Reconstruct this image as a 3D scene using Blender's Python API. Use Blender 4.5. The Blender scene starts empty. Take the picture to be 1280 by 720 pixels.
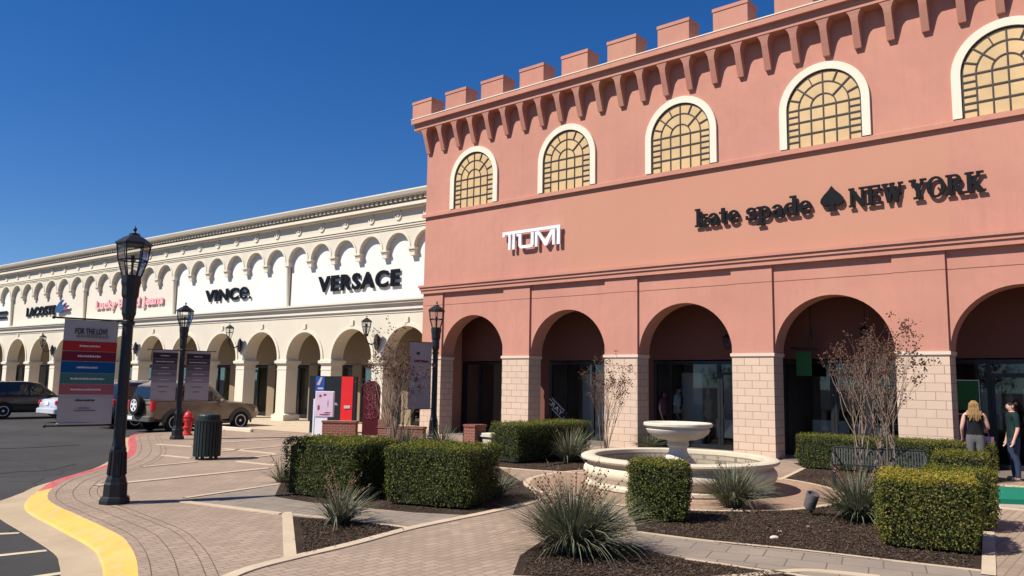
import bpy, bmesh, math, random
import numpy as np
from mathutils import Vector, Matrix
random.seed(7); rng = np.random.default_rng(7)
S = bpy.context.scene; COL = S.collection
PI = math.pi
def rad(a): return math.radians(a)

# ------------------------------------------------------------------ camera
FPX, CXP, CYP, CAMH = 975.0, 640.0, 360.0, 1.85
PITCH, ROLL = math.atan(.121), .017
_F = np.array([0, math.cos(PITCH), math.sin(PITCH)]); _R0 = np.array([1., 0, 0]); _U0 = np.cross(_R0, _F)
_R = _R0*math.cos(ROLL)+_U0*math.sin(ROLL); _U = -_R0*math.sin(ROLL)+_U0*math.cos(ROLL)
CAM = np.array([0, 0, CAMH])
def g(x, y, z=0.0):
    """surveyed point of the ground (height z) seen at photo position x, y"""
    d = _F+_R*(x-CXP)/FPX-_U*(y-CYP)/FPX
    t = (z-CAMH)/d[2]; p = CAM+d*t
    return Vector((float(p[0]), float(p[1]), z))
cd = bpy.data.cameras.new('camera'); cam = bpy.data.objects.new('camera', cd); COL.objects.link(cam)
cd.sensor_width = 36; cd.lens = 36*FPX/1280; cd.clip_end = 3000; cd.clip_start = .05
mw = Matrix.Identity(4)
for i in range(3):
    mw[i][0] = _R[i]; mw[i][1] = _U[i]; mw[i][2] = -_F[i]; mw[i][3] = CAM[i]
cam.matrix_world = mw; S.camera = cam

# ------------------------------------------------------------------ light
w = bpy.data.worlds.new('World'); S.world = w; w.use_nodes = True
nt = w.node_tree; sky = nt.nodes.new('ShaderNodeTexSky'); sky.sky_type = 'NISHITA'; sky.sun_disc = False
SUN_AZ, SUN_EL = 205.0, 48.0
sky.sun_elevation = rad(SUN_EL); sky.sun_rotation = rad(90-SUN_AZ)
sky.air_density = 1.0; sky.dust_density = 0; sky.ozone_density = 3.0; sky.altitude = 200
bg = nt.nodes['Background']; bg.inputs[1].default_value = .058
tcw = nt.nodes.new('ShaderNodeTexCoord'); vm = nt.nodes.new('ShaderNodeVectorMath'); vm.operation = 'ADD'; vm.inputs[1].default_value = (0, 0, .045)   # clear dry air: no pale band at the horizon
vn = nt.nodes.new('ShaderNodeVectorMath'); vn.operation = 'NORMALIZE'
nt.links.new(tcw.outputs['Generated'], vm.inputs[0]); nt.links.new(vm.outputs[0], vn.inputs[0]); nt.links.new(vn.outputs[0], sky.inputs['Vector'])
hs = nt.nodes.new('ShaderNodeHueSaturation'); hs.inputs['Saturation'].default_value = 1.36; hs.inputs['Hue'].default_value = .512; hs.inputs['Value'].default_value = 1.4
nt.links.new(sky.outputs[0], hs.inputs['Color']); nt.links.new(hs.outputs[0], bg.inputs[0])
sl = bpy.data.lights.new('sun', 'SUN'); sl.energy = 5.0; sl.angle = rad(.5); sl.color = (1, .935, .83)
so = bpy.data.objects.new('sun', sl); COL.objects.link(so)
sd = Vector((math.cos(rad(SUN_AZ))*math.cos(rad(SUN_EL)), math.sin(rad(SUN_AZ))*math.cos(rad(SUN_EL)), math.sin(rad(SUN_EL))))
so.rotation_euler = sd.to_track_quat('Z', 'Y').to_euler(); so.location = sd*60
S.view_settings.view_transform = 'Standard'; S.view_settings.look = 'None'; S.view_settings.exposure = 0.47; S.view_settings.gamma = 1
S.cycles.max_bounces = 6; S.cycles.transparent_max_bounces = 8

# ------------------------------------------------------------------ materials
def newmat(name):
    m = bpy.data.materials.new(name); m.use_nodes = True
    return m, m.node_tree, m.node_tree.nodes['Principled BSDF']
def N(t, typ, **kw):
    n = t.nodes.new('ShaderNode'+typ)
    for k, v in kw.items(): setattr(n, k, v)
    return n
def mixc(t, a, b, fac):
    n = t.nodes.new('ShaderNodeMix'); n.data_type = 'RGBA'
    for s, v in ((6, a), (7, b), (0, fac)):
        if isinstance(v, bpy.types.NodeSocket): t.links.new(v, n.inputs[s])
        elif isinstance(v, tuple): n.inputs[s].default_value = (*v[:3], 1)
        else: n.inputs[s].default_value = v
    return n.outputs[2]
def ramp(t, sock, a, b):
    n = N(t, 'MapRange'); t.links.new(sock, n.inputs[0]); n.inputs[1].default_value = a; n.inputs[2].default_value = b
    return n.outputs[0]
def math_(t, op, a, b=None):
    n = N(t, 'Math', operation=op)
    for i, v in enumerate((a, b)):
        if v is None: continue
        if isinstance(v, bpy.types.NodeSocket): t.links.new(v, n.inputs[i])
        else: n.inputs[i].default_value = v
    return n.outputs[0]
def noise(t, vec, scale, detail=4, rough=.6):
    n = N(t, 'TexNoise'); n.inputs['Scale'].default_value = scale; n.inputs['Detail'].default_value = detail; n.inputs['Roughness'].default_value = rough
    if vec: t.links.new(vec, n.inputs['Vector'])
    return n.outputs[0]
def bump(t, b, h, strength, dist=.01):
    n = N(t, 'Bump'); n.inputs['Strength'].default_value = strength; n.inputs['Distance'].default_value = dist
    t.links.new(h, n.inputs['Height']); t.links.new(n.outputs[0], b.inputs['Normal'])
def scl(c, k): return tuple(min(1, x*k) for x in c[:3])
def mat(name, col, rough=.8, var=.12, big=.6, fine=40, bmp=.2, bd=.004, metal=0, streak=0, spec=.4):
    """weathered plain surface: two noises in the colour, a fine one in the bump, optional vertical streaks"""
    m, t, b = newmat(name); tc = N(t, 'TexCoord').outputs['Object']
    c = mixc(t, scl(col, 1-var), scl(col, 1+var*.6), ramp(t, noise(t, tc, big, 5, .65), .3, .7))
    if fine: c = mixc(t, c, scl(col, .8), math_(t, 'MULTIPLY', ramp(t, noise(t, tc, fine, 3), .55, .8), var*2))
    if streak:
        mp = N(t, 'Mapping'); t.links.new(tc, mp.inputs[0]); mp.inputs['Scale'].default_value = (3, 3, .25)
        c = mixc(t, c, scl(col, .6), math_(t, 'MULTIPLY', ramp(t, noise(t, mp.outputs[0], 2.2, 6, .7), .52, .78), streak))
    t.links.new(c, b.inputs['Base Color']); b.inputs['Roughness'].default_value = rough; b.inputs['Metallic'].default_value = metal
    b.inputs['Specular IOR Level'].default_value = spec
    if bmp: bump(t, b, noise(t, tc, fine or 40, 4), bmp, bd)
    return m
def brickmat(name, c1, c2, mortar, bw, bh, ms, rot=0, wall=False, bmp=.5, var=.18, rough=.85, offset=.5):
    m, t, b = newmat(name); tc = N(t, 'TexCoord').outputs['Object']
    if wall:
        sp = N(t, 'SeparateXYZ'); t.links.new(tc, sp.inputs[0]); cb = N(t, 'CombineXYZ')
        t.links.new(math_(t, 'ADD', sp.outputs[0], sp.outputs[1]), cb.inputs[0]); t.links.new(sp.outputs[2], cb.inputs[1]); vec = cb.outputs[0]
    else:
        mp = N(t, 'Mapping'); t.links.new(tc, mp.inputs[0]); mp.inputs['Rotation'].default_value = (0, 0, rot); vec = mp.outputs[0]
    br = N(t, 'TexBrick'); t.links.new(vec, br.inputs['Vector']); br.offset = offset
    br.inputs['Color1'].default_value = (*c1, 1); br.inputs['Color2'].default_value = (*c2, 1); br.inputs['Mortar'].default_value = (*mortar, 1)
    br.inputs['Scale'].default_value = 1; br.inputs['Mortar Size'].default_value = ms; br.inputs['Brick Width'].default_value = bw; br.inputs['Row Height'].default_value = bh
    br.inputs['Mortar Smooth'].default_value = .2
    c = mixc(t, br.outputs[0], scl(c1, 1-var*2.2), math_(t, 'MULTIPLY', ramp(t, noise(t, tc, .55, 7, .75), .38, .7), .8))
    c = mixc(t, c, scl(c1, .55), math_(t, 'MULTIPLY', ramp(t, noise(t, tc, 3.1, 5, .7), .6, .8), .35))
    t.links.new(c, b.inputs['Base Color']); b.inputs['Roughness'].default_value = rough; b.inputs['Specular IOR Level'].default_value = .25
    h = math_(t, 'SUBTRACT', math_(t, 'MULTIPLY', noise(t, tc, 60, 3), .3), br.outputs[1])
    bump(t, b, h, bmp, .006)
    return m
def leafmat(name, cols, trans=.25, rough=.45):
    m, t, b = newmat(name); geo = N(t, 'NewGeometry'); cr = N(t, 'ValToRGB'); cr.color_ramp.interpolation = 'LINEAR'
    e = cr.color_ramp.elements
    while len(e) < len(cols): e.new(.5)
    for i, c in enumerate(cols): e[i].position = i/(len(cols)-1); e[i].color = (*c, 1)
    t.links.new(geo.outputs['Random Per Island'], cr.inputs[0]); t.links.new(cr.outputs[0], b.inputs['Base Color'])
    b.inputs['Roughness'].default_value = max(rough, .6); b.inputs['Specular IOR Level'].default_value = .14
    tr = N(t, 'BsdfTranslucent'); t.links.new(cr.outputs[0], tr.inputs[0]); mx = N(t, 'MixShader'); mx.inputs[0].default_value = trans
    t.links.new(b.outputs[0], mx.inputs[1]); t.links.new(tr.outputs[0], mx.inputs[2]); t.links.new(mx.outputs[0], t.nodes['Material Output'].inputs[0])
    return m
def glassmat(name, tint, refl=.8):
    m, t, b = newmat(name); t.nodes.remove(b)
    tp = N(t, 'BsdfTransparent'); tp.inputs[0].default_value = (*tint, 1)
    gl = N(t, 'BsdfGlossy'); gl.inputs['Roughness'].default_value = .015; gl.inputs[0].default_value = (.9, .95, 1, 1)
    fr = N(t, 'Fresnel'); fr.inputs[0].default_value = 1.45
    mx = N(t, 'MixShader'); t.links.new(math_(t, 'MULTIPLY', fr.outputs[0], refl), mx.inputs[0])
    t.links.new(tp.outputs[0], mx.inputs[1]); t.links.new(gl.outputs[0], mx.inputs[2]); t.links.new(mx.outputs[0], t.nodes['Material Output'].inputs[0])
    return m
def emis(m, col, s):
    b = m.node_tree.nodes['Principled BSDF']; b.inputs['Emission Color'].default_value = (*col, 1); b.inputs['Emission Strength'].default_value = s; return m

M = {}
# salmon stucco with the two differently painted sign fields
def stucco_red():
    m, t, b = newmat('salmon_stucco'); tc = N(t, 'TexCoord').outputs['Object']
    sp = N(t, 'SeparateXYZ'); t.links.new(tc, sp.inputs[0])
    col = (.50, .234, .174)
    c = mixc(t, scl(col, .84), scl(col, 1.08), ramp(t, noise(t, tc, .33, 7, .7), .3, .7))
    c = mixc(t, c, scl(col, .86), math_(t, 'MULTIPLY', ramp(t, noise(t, tc, 2.7, 7, .8), .46, .72), .6))
    c = mixc(t, c, (.47, .245, .165), math_(t, 'MULTIPLY', ramp(t, noise(t, tc, .17, 3), .5, .62), .6))
    mp = N(t, 'Mapping'); t.links.new(tc, mp.inputs[0]); mp.inputs['Scale'].default_value = (2.5, 2.5, .2)
    c = mixc(t, c, scl(col, .72), math_(t, 'MULTIPLY', ramp(t, noise(t, mp.outputs[0], 2, 6, .7), .5, .8), .42))
    x, z = sp.outputs[0], sp.outputs[2]
    inx = math_(t, 'MULTIPLY', math_(t, 'GREATER_THAN', x, -6.02), math_(t, 'LESS_THAN', x, 4.75))
    inz = math_(t, 'MULTIPLY', math_(t, 'GREATER_THAN', z, 5.33), math_(t, 'LESS_THAN', z, 7.87))
    c = mixc(t, c, (.475, .232, .156), math_(t, 'MULTIPLY', math_(t, 'MULTIPLY', inx, inz), .75))
    t.links.new(c, b.inputs['Base Color']); b.inputs['Roughness'].default_value = .9; b.inputs['Specular IOR Level'].default_value = .2
    h = math_(t, 'ADD', noise(t, tc, 55, 4), math_(t, 'MULTIPLY', noise(t, tc, 4, 3), 1.2))
    bump(t, b, h, .22, .006); return m
M['red'] = stucco_red()
M['red_dark'] = mat('arcade_stucco', (.15, .058, .04), .9, .1, .5, 50, .2)  # darker copy of the salmon stucco, arcade shade put into the colour
M['cream'] = mat('cream_stucco', (.62, .555, .445), .9, .07, .4, 60, .2, streak=.12)
M['cream_dark'] = mat('arcade_shade_stucco', (.25, .19, .12), .9, .07, .4, 60, .2)  # cream stucco darkened to carry the shade behind the arches
M['arc_floor'] = mat('arcade_slab', (.16, .13, .11), .85, .1, 1, 60, .2)  # slab darkened to weaken the sun bounce under the arches
M['cream_trim'] = mat('cream_trim', (.66, .595, .48), .85, .06, .6, 50, .15, streak=.1)
M['white'] = mat('white_sign_field', (.72, .69, .64), .85, .03, .4, 60, .1)
M['palecream'] = mat('pale_cream_field', (.66, .59, .49), .88, .05, .4, 60, .15)
M['win_trim'] = mat('window_trim', (.70, .63, .50), .8, .05, .8, 50, .1)
M['tan_pane'] = mat('tan_pane', (.60, .415, .20), .3, .16, 1.3, 0, 0, spec=.5)
M['black'] = mat('black_metal', (.012, .012, .014), .42, .3, 3, 60, .1, .002)
M['grille_brown'] = mat('brown_metal', (.045, .03, .02), .5, .2, 3, 0, 0)
M['letter'] = mat('black_letter', (.006, .007, .009), .5, .2, 3, 0, 0, spec=.12)
M['silver'] = mat('brushed_metal', (.86, .86, .87), .35, .05, 3, 0, 0, metal=.2)
M['block'] = brickmat('pink_block', (.60, .45, .34), (.55, .41, .31), (.22, .14, .10), .41, .2, .008, wall=True, var=.06, bmp=.4)
M['cap'] = mat('pale_cap_stone', (.62, .50, .40), .85, .06, 1, 50, .2)
M['paver'] = brickmat('brick_paver', (.40, .293, .213), (.315, .233, .172), (.19, .145, .11), .21, .105, .007, rot=rad(-50.2))
M['paver_red'] = brickmat('warm_ring_paver', (.42, .28, .19), (.34, .225, .155), (.17, .11, .08), .22, .11, .006, rot=rad(8))
M['paver_grey'] = brickmat('grey_paver', (.315, .255, .20), (.26, .212, .168), (.12, .095, .075), .4, .4, .008, rot=rad(25), offset=.35)
M['joint'] = mat('sandy_joint', (.12, .088, .066), .95, .3, 3, 0, 0)
M['band'] = mat('cream_concrete', (.52, .41, .285), .9, .14, 2, 60, .3, streak=0)
M['asphalt'] = mat('asphalt', (.050, .047, .045), .92, .35, .35, 120, .6, .006)
M['gutter'] = mat('gutter_concrete', (.43, .33, .215), .92, .18, 1.2, 70, .3)
M['yellow'] = mat('yellow_paint', (.68, .43, .075), .75, .14, 1.6, 60, .3)
M['redpaint'] = mat('red_kerb_paint', (.50, .075, .08), .75, .15, 2, 60, .3)
M['lane'] = mat('lane_paint', (.55, .47, .32), .8, .2, 5, 60, .2)
def wornpaint(name, col, under, amt):
    m, t, b = newmat(name); tc = N(t, 'TexCoord').outputs['Object']
    c = mixc(t, scl(col, .82), scl(col, 1.08), ramp(t, noise(t, tc, 1.7, 5, .7), .3, .7))
    c = mixc(t, c, under, math_(t, 'MULTIPLY', ramp(t, noise(t, tc, 5.5, 9, .8), .5, .6), amt))
    c = mixc(t, c, (.05, .045, .04), math_(t, 'MULTIPLY', ramp(t, noise(t, tc, 2.3, 8, .75), .6, .78), .45))
    t.links.new(c, b.inputs['Base Color']); b.inputs['Roughness'].default_value = .75; bump(t, b, noise(t, tc, 60, 4), .3, .005); return m
M['yellow'] = wornpaint('worn_yellow_paint', (.68, .385, .068), (.47, .36, .20), .85)
M['redpaint'] = wornpaint('worn_red_paint', (.50, .075, .08), (.43, .25, .18), .7)
def asphaltmat():
    m, t, b = newmat('worn_asphalt'); tc = N(t, 'TexCoord').outputs['Object']
    c = mixc(t, (.036, .034, .032), (.062, .058, .055), ramp(t, noise(t, tc, .22, 6, .7), .35, .65))
    c = mixc(t, c, (.022, .021, .02), math_(t, 'MULTIPLY', ramp(t, noise(t, tc, .9, 7, .8), .6, .72), .7))
    c = mixc(t, c, (.10, .094, .088), math_(t, 'MULTIPLY', ramp(t, noise(t, tc, 130, 2), .6, .75), .5))
    vo = N(t, 'TexVoronoi', feature='DISTANCE_TO_EDGE'); vo.inputs['Scale'].default_value = .23
    wv = N(t, 'VectorMath', operation='ADD'); t.links.new(tc, wv.inputs[0]); nn = N(t, 'TexNoise'); nn.inputs['Scale'].default_value = .8; nn.inputs['Detail'].default_value = 6; t.links.new(tc, nn.inputs['Vector']); t.links.new(nn.outputs[1], wv.inputs[1]); t.links.new(wv.outputs[0], vo.inputs['Vector'])
    c = mixc(t, (.014, .013, .012), c, ramp(t, vo.outputs['Distance'], .0, .006))
    t.links.new(c, b.inputs['Base Color']); b.inputs['Roughness'].default_value = .9; b.inputs['Specular IOR Level'].default_value = .25; bump(t, b, noise(t, tc, 130, 3), .6, .006); return m
M['asphalt'] = asphaltmat()
def mulchmat():
    m, t, b = newmat('dark_mulch'); tc = N(t, 'TexCoord').outputs['Object']
    n1 = noise(t, tc, 55, 8, .85); n2 = noise(t, tc, 1.6, 4)
    c = mixc(t, (.025, .016, .011), (.095, .062, .044), ramp(t, n1, .35, .75)); c = mixc(t, c, (.10, .07, .052), math_(t, 'MULTIPLY', ramp(t, n2, .4, .7), .6))
    t.links.new(c, b.inputs['Base Color']); b.inputs['Roughness'].default_value = .95; b.inputs['Specular IOR Level'].default_value = .15
    bump(t, b, n1, 1.0, .03); return m
M['mulch'] = mulchmat()
M['chip'] = leafmat('mulch_chip', [(.022, .014, .010), (.05, .032, .022), (.08, .052, .036), (.13, .095, .07)], 0, .9)
M['leaf'] = leafmat('boxwood_leaf', [(.030, .042, .010), (.054, .074, .015), (.082, .106, .020), (.115, .130, .027), (.13, .112, .033)], .2)
M['leaf_warm'] = leafmat('boxwood_leaf_warm', [(.03, .038, .008), (.065, .085, .014), (.10, .12, .02), (.16, .15, .03), (.20, .14, .05)], .2)
M['tip'] = leafmat('boxwood_new_growth', [(.07, .10, .016), (.12, .14, .022), (.17, .165, .028), (.20, .16, .035)], .25)
M['tip_yellow'] = leafmat('yellow_new_growth', [(.14, .16, .024), (.23, .22, .03), (.33, .26, .036), (.36, .22, .045)], .25)
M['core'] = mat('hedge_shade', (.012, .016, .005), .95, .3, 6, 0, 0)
M['blade'] = leafmat('yucca_blade', [(.07, .082, .046), (.13, .145, .09), (.20, .21, .14), (.10, .115, .06), (.28, .24, .15)], .15, .5)
M['stalk'] = leafmat('dry_stalk', [(.16, .09, .06), (.25, .16, .10), (.12, .06, .04)], 0, .8)
M['bark'] = mat('pale_bark', (.27, .19, .135), .85, .25, 9, 60, .3)
M['seed'] = leafmat('seed_head', [(.06, .028, .02), (.11, .055, .04), (.16, .09, .06)], 0, .9)
M['stone'] = mat('cast_stone', (.60, .52, .39), .85, .14, 1.6, 60, .3, streak=.25)
M['stone_grey'] = mat('weathered_cast_stone', (.60, .53, .43), .85, .18, 3, 60, .3, streak=.3)
M['stone_dark'] = mat('shaded_rim_stone', (.42, .30, .22), .9, .15, 3, 60, .3)
M['poolwall'] = brickmat('fountain_tile', (.50, .43, .32), (.42, .36, .27), (.20, .16, .12), .12, .09, .012, wall=True)
M['water'] = mat('still_water', (.20, .155, .105), .4, .2, 1, 0, 0, spec=.6)
M['glass'] = glassmat('shop_glass', (.83, .86, .86), .9)
M['lampglass'] = glassmat('lamp_glass', (.86, .87, .86), .8)
M['interior'] = mat('dim_interior', (.20, .19, .175), .8, .2, .6, 0, 0)
M['display'] = mat('display_panel', (.62, .62, .58), .7, .1, 1, 0, 0)
M['bin'] = mat('dark_green_bin', (.012, .02, .018), .5, .2, 4, 60, .1)
M['hydrant'] = mat('hydrant_red', (.55, .03, .035), .4, .15, 4, 0, 0)
M['brickred'] = brickmat('red_brick', (.28, .09, .06), (.22, .07, .05), (.30, .2, .16), .2, .075, .01, wall=True)
M['banner_bg'] = mat('shaded_banner_vinyl', (.36, .325, .315), .6, .03, 2, 0, 0)  # pale vinyl greyed, the shade on its visible side is in the colour
def flat(name, c, rough=.8, **k): M[name] = mat(name, c, rough, .08, 2, 0, 0, spec=.2, **k)
for n_, c_ in dict(banner_red=(.36, .022, .02), banner_maroon=(.16, .012, .028), banner_blue=(.0, .07, .20), banner_teal=(.05, .14, .12), banner_pink=(.33, .09, .095),
                   grey1=(.04, .03, .034), grey2=(.065, .055, .062), grey3=(.11, .10, .108), grey4=(.17, .155, .165), grey5=(.25, .23, .24), ink=(.03, .025, .028), paletext=(.62, .52, .52),
                   pinkletter=(.80, .40, .42), poster_blue=(.03, .09, .38), poster_red=(.85, .03, .035), poster_pink=(.74, .55, .68), poster_white=(.82, .82, .86), poster_dark=(.02, .026, .03),
                   orange=(.75, .25, .06), darkred=(.075, .008, .012), rose=(.26, .06, .08), green_sign=(.03, .12, .035), green_lid=(.012, .16, .10), rubber=(.015, .015, .015),
                   croc=(.03, .09, .22), skin=(.58, .34, .25), hair_brown=(.035, .022, .016), hair_blonde=(.27, .16, .07), shirt_pink=(.55, .22, .27), shirt_white=(.72, .69, .65),
                   shirt_black=(.008, .008, .010), shorts_grey=(.12, .115, .12), denim=(.028, .045, .085), shirt_green=(.008, .022, .021), shoe_tan=(.36, .25, .18), bag_pink=(.75, .42, .48), pants_dark=(.03, .03, .04), lens=(.03, .03, .03), purple=(.12, .03, .1)).items(): flat(n_, c_)
def carpaint(name, c, rough=.25):
    m, t, b = newmat(name); tc = N(t, 'TexCoord').outputs['Object']
    t.links.new(mixc(t, c, scl(c, .8), ramp(t, noise(t, tc, 3, 4), .4, .7)), b.inputs['Base Color'])
    b.inputs['Roughness'].default_value = rough; b.inputs['Coat Weight'].default_value = .6; b.inputs['Coat Roughness'].default_value = .05; b.inputs['Metallic'].default_value = .15
    M[name] = m
carpaint('car_black', (.012, .012, .014)); carpaint('car_silver', (.62, .64, .70)); carpaint('car_navy', (.02, .023, .035)); carpaint('car_tan', (.19, .145, .098), .35)
M['carglass'] = mat('car_glass', (.012, .015, .018), .04, .1, 1, 0, 0, spec=.7)
M['taillight'] = mat('tail_light', (.50, .02, .03), .2, .1, 3, 0, 0)
M['chrome'] = mat('chrome', (.75, .75, .76), .18, .05, 3, 0, 0, metal=.9)
M['plastic'] = mat('grey_plastic', (.085, .075, .065), .6, .1, 3, 0, 0)

# ------------------------------------------------------------------ mesh helpers
class MB:
    def __init__(s): s.v = []; s.f = []; s.mi = []; s.m = 0; s.T = Matrix.Identity(4)
    def add(s, vs, fs):
        o = len(s.v)
        for p in vs: s.v.append(tuple(s.T @ Vector(p)))
        for f in fs: s.f.append([o+i for i in f]); s.mi.append(s.m)
        return s
    def box(s, x0, x1, y0, y1, z0, z1):
        v = [(x, y, z) for z in (z0, z1) for y in (y0, y1) for x in (x0, x1)]
        return s.add(v, [(0, 2, 3, 1), (4, 5, 7, 6), (0, 1, 5, 4), (2, 6, 7, 3), (0, 4, 6, 2), (1, 3, 7, 5)])
    def cbox(s, x0, x1, y0, y1, z0, z1, c=.02):
        """box with chamfered vertical edges and a chamfered top"""
        def ring(i, z): return [(x0+i+c, y0+i, z), (x1-i-c, y0+i, z), (x1-i, y0+i+c, z), (x1-i, y1-i-c, z), (x1-i-c, y1-i, z), (x0+i+c, y1-i, z), (x0+i, y1-i-c, z), (x0+i, y0+i+c, z)]
        rs = [ring(0, z0), ring(0, z1-c), ring(c, z1)]
        v = sum(rs, []); f = []
        for k in range(2):
            for i in range(8): j = (i+1) % 8; f.append((k*8+i, k*8+j, k*8+8+j, k*8+8+i))
        f.append(tuple(range(16, 24))); f.append(tuple(range(7, -1, -1)))
        return s.add(v, f)
    def prism(s, poly, a, b, ax=2):
        """2D polygon extruded from a to b along axis ax (ax=1: polygon is x,z)"""
        n = len(poly)
        def P(p, h): return (p[0], p[1], h) if ax == 2 else ((p[0], h, p[1]) if ax == 1 else (h, p[0], p[1]))
        v = [P(p, a) for p in poly]+[P(p, b) for p in poly]
        f = [tuple(range(n-1, -1, -1)), tuple(range(n, 2*n))]+[(i, (i+1) % n, n+(i+1) % n, n+i) for i in range(n)]
        return s.add(v, f)
    def lathe(s, prof, seg=24, c=(0, 0, 0), sx=1, sy=1, cap=True):
        v = []; f = []
        for r, z in prof:
            for i in range(seg): a = 2*PI*i/seg; v.append((c[0]+r*sx*math.cos(a), c[1]+r*sy*math.sin(a), c[2]+z))
        for k in range(len(prof)-1):
            for i in range(seg): j = (i+1) % seg; f.append((k*seg+i, k*seg+j, (k+1)*seg+j, (k+1)*seg+i))
        if cap and prof[0][0] > 1e-4: f.append(tuple(range(seg-1, -1, -1)))
        if cap and prof[-1][0] > 1e-4: f.append(tuple((len(prof)-1)*seg+i for i in range(seg)))
        return s.add(v, f)
    def tube(s, pts, rs, seg=6):
        pts = [Vector(p) for p in pts]; n = len(pts)
        if not hasattr(rs, '__len__'): rs = [rs]*n
        v = []; f = []; up = Vector((.13, .21, 1))
        for k, p in enumerate(pts):
            d = (pts[min(k+1, n-1)]-pts[max(k-1, 0)]).normalized()
            a = d.cross(up if abs(d.z) < .93 else Vector((1, .1, 0))).normalized(); b = d.cross(a)
            for i in range(seg): t = 2*PI*i/seg; v.append(p+(a*math.cos(t)+b*math.sin(t))*rs[k])
        for k in range(n-1):
            for i in range(seg): j = (i+1) % seg; f.append((k*seg+i, k*seg+j, (k+1)*seg+j, (k+1)*seg+i))
        f.append(tuple(range(seg-1, -1, -1))); f.append(tuple((n-1)*seg+i for i in range(seg)))
        return s.add(v, f)
    def sphere(s, c, r, seg=12, rings=8, sc=(1, 1, 1)):
        prof = [(max(1e-5, math.sin(PI*k/rings))*r, -math.cos(PI*k/rings)*r) for k in range(rings+1)]
        v = []; f = []
        for rr, z in prof:
            for i in range(seg): a = 2*PI*i/seg; v.append((c[0]+rr*sc[0]*math.cos(a), c[1]+rr*sc[1]*math.sin(a), c[2]+z*sc[2]))
        for k in range(rings):
            for i in range(seg): j = (i+1) % seg; f.append((k*seg+i, k*seg+j, (k+1)*seg+j, (k+1)*seg+i))
        return s.add(v, f)
    def build(s, name, m, parent=None, smooth=False, loc=None):
        me = bpy.data.meshes.new(name); me.from_pydata([tuple(p) for p in s.v], [], s.f)
        for q in (m if isinstance(m, (list, tuple)) else [m]): me.materials.append(M[q] if isinstance(q, str) else q)
        if any(s.mi): me.polygons.foreach_set('material_index', s.mi)
        if smooth is True: me.polygons.foreach_set('use_smooth', [True]*len(s.f))
        me.validate(); me.update()
        if smooth == 'auto':
            me.polygons.foreach_set('use_smooth', [True]*len(me.polygons)); me.set_sharp_from_angle(angle=rad(38))
        o = bpy.data.objects.new(name, me); COL.objects.link(o)
        if parent: o.parent = parent
        if loc: o.location = loc
        return o
def tag(o, label=None, cat=None, group=None, kind=None):
    if label: o['label'] = label
    if cat: o['category'] = cat
    if group: o['group'] = group
    if kind: o['kind'] = kind
    return o
def thing(name, label, cat, loc=(0, 0, 0), rz=0, group=None):
    o = bpy.data.objects.new(name, None); COL.objects.link(o); o.empty_display_size = .2
    o.location = loc; o.rotation_euler = (0, 0, rz); return tag(o, label, cat, group)
def copy_tree(o, parent=None):
    c = o.copy(); COL.objects.link(c)
    if parent: c.parent = parent
    for ch in list(o.children): copy_tree(ch, c)
    return c
def polymesh(name, pts, z, m, thick=0, **kw):
    """flat ground sheet from a (possibly concave) outline"""
    bm = bmesh.new(); vs = [bm.verts.new((p[0], p[1], z)) for p in pts]; f = bm.faces.new(vs); bm.normal_update()
    if f.normal.z < 0: f.normal_flip()
    if thick:
        r = bmesh.ops.extrude_face_region(bm, geom=[f]); 
        for q in r['geom']:
            if isinstance(q, bmesh.types.BMVert): q.co.z -= thick
    bmesh.ops.triangulate(bm, faces=bm.faces[:]); bmesh.ops.recalc_face_normals(bm, faces=bm.faces[:])
    me = bpy.data.meshes.new(name); bm.to_mesh(me); bm.free(); me.materials.append(M[m])
    o = bpy.data.objects.new(name, me); COL.objects.link(o); tag(o, **kw); return o
def G(pts, z=0): return [g(x, y, z) for x, y in pts]
def text_geo(txt, wd, ht, th, bold=0.0, shear=0, space=1.0):
    """raised lettering fitted to wd x ht, standing in the x-z plane, front at y=-th"""
    cu = bpy.data.curves.new('t', 'FONT'); cu.body = txt; cu.extrude = .5; cu.offset = bold; cu.resolution_u = 4; cu.shear = shear; cu.space_character = space
    o = bpy.data.objects.new('t', cu); COL.objects.link(o); bpy.context.view_layer.update()
    me = bpy.data.meshes.new_from_object(o.evaluated_get(bpy.context.evaluated_depsgraph_get()))
    co = np.empty(len(me.vertices)*3); me.vertices.foreach_get('co', co); co = co.reshape(-1, 3)
    mn, mx = co.min(0), co.max(0); sz = np.maximum(mx-mn, 1e-6); co = (co-mn)/sz
    vs = [(p[0]*wd, -p[2]*th, p[1]*ht) for p in co]; fs = [tuple(p.vertices) for p in me.polygons]
    bpy.data.objects.remove(o); bpy.data.curves.remove(cu); bpy.data.meshes.remove(me)
    return vs, fs
def at_frame(o, root): o.location = root.location; o.rotation_euler = root.rotation_euler

# ================================================================== GROUND
def catmull(pts, n=5):
    out = []; P = [pts[0]]+list(pts)+[pts[-1]]
    for i in range(1, len(P)-2):
        a, b, c, d = [Vector(q) for q in P[i-1:i+3]]
        for k in range(n):
            t = k/n; out.append(.5*((2*b)+(c-a)*t+(2*a-5*b+4*c-d)*t*t+(3*b-a-3*c+d)*t**3))
    out.append(Vector(pts[-1])); return out
RZ = -.13
polymesh('ground', [(-700, -500), (700, -500), (700, 900), (-700, 900)], RZ-.12, 'asphalt', kind='structure')
polymesh('asphalt_road', [(-90, -20), (3, -20), (3, 8), (2, 30), (-8, 60), (-90, 110)], RZ, 'asphalt', kind='structure')
C0, CANG = Vector((-10.67, 35.3, 0)), rad(142.876-180)
R0_, RANG = Vector((6.34, 20.59, 0)), rad(140.185-180)
def cl(x, y, z=0): c, s = math.cos(CANG), math.sin(CANG); return Vector((C0.x+x*c-y*s, C0.y+x*s+y*c, z))
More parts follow.
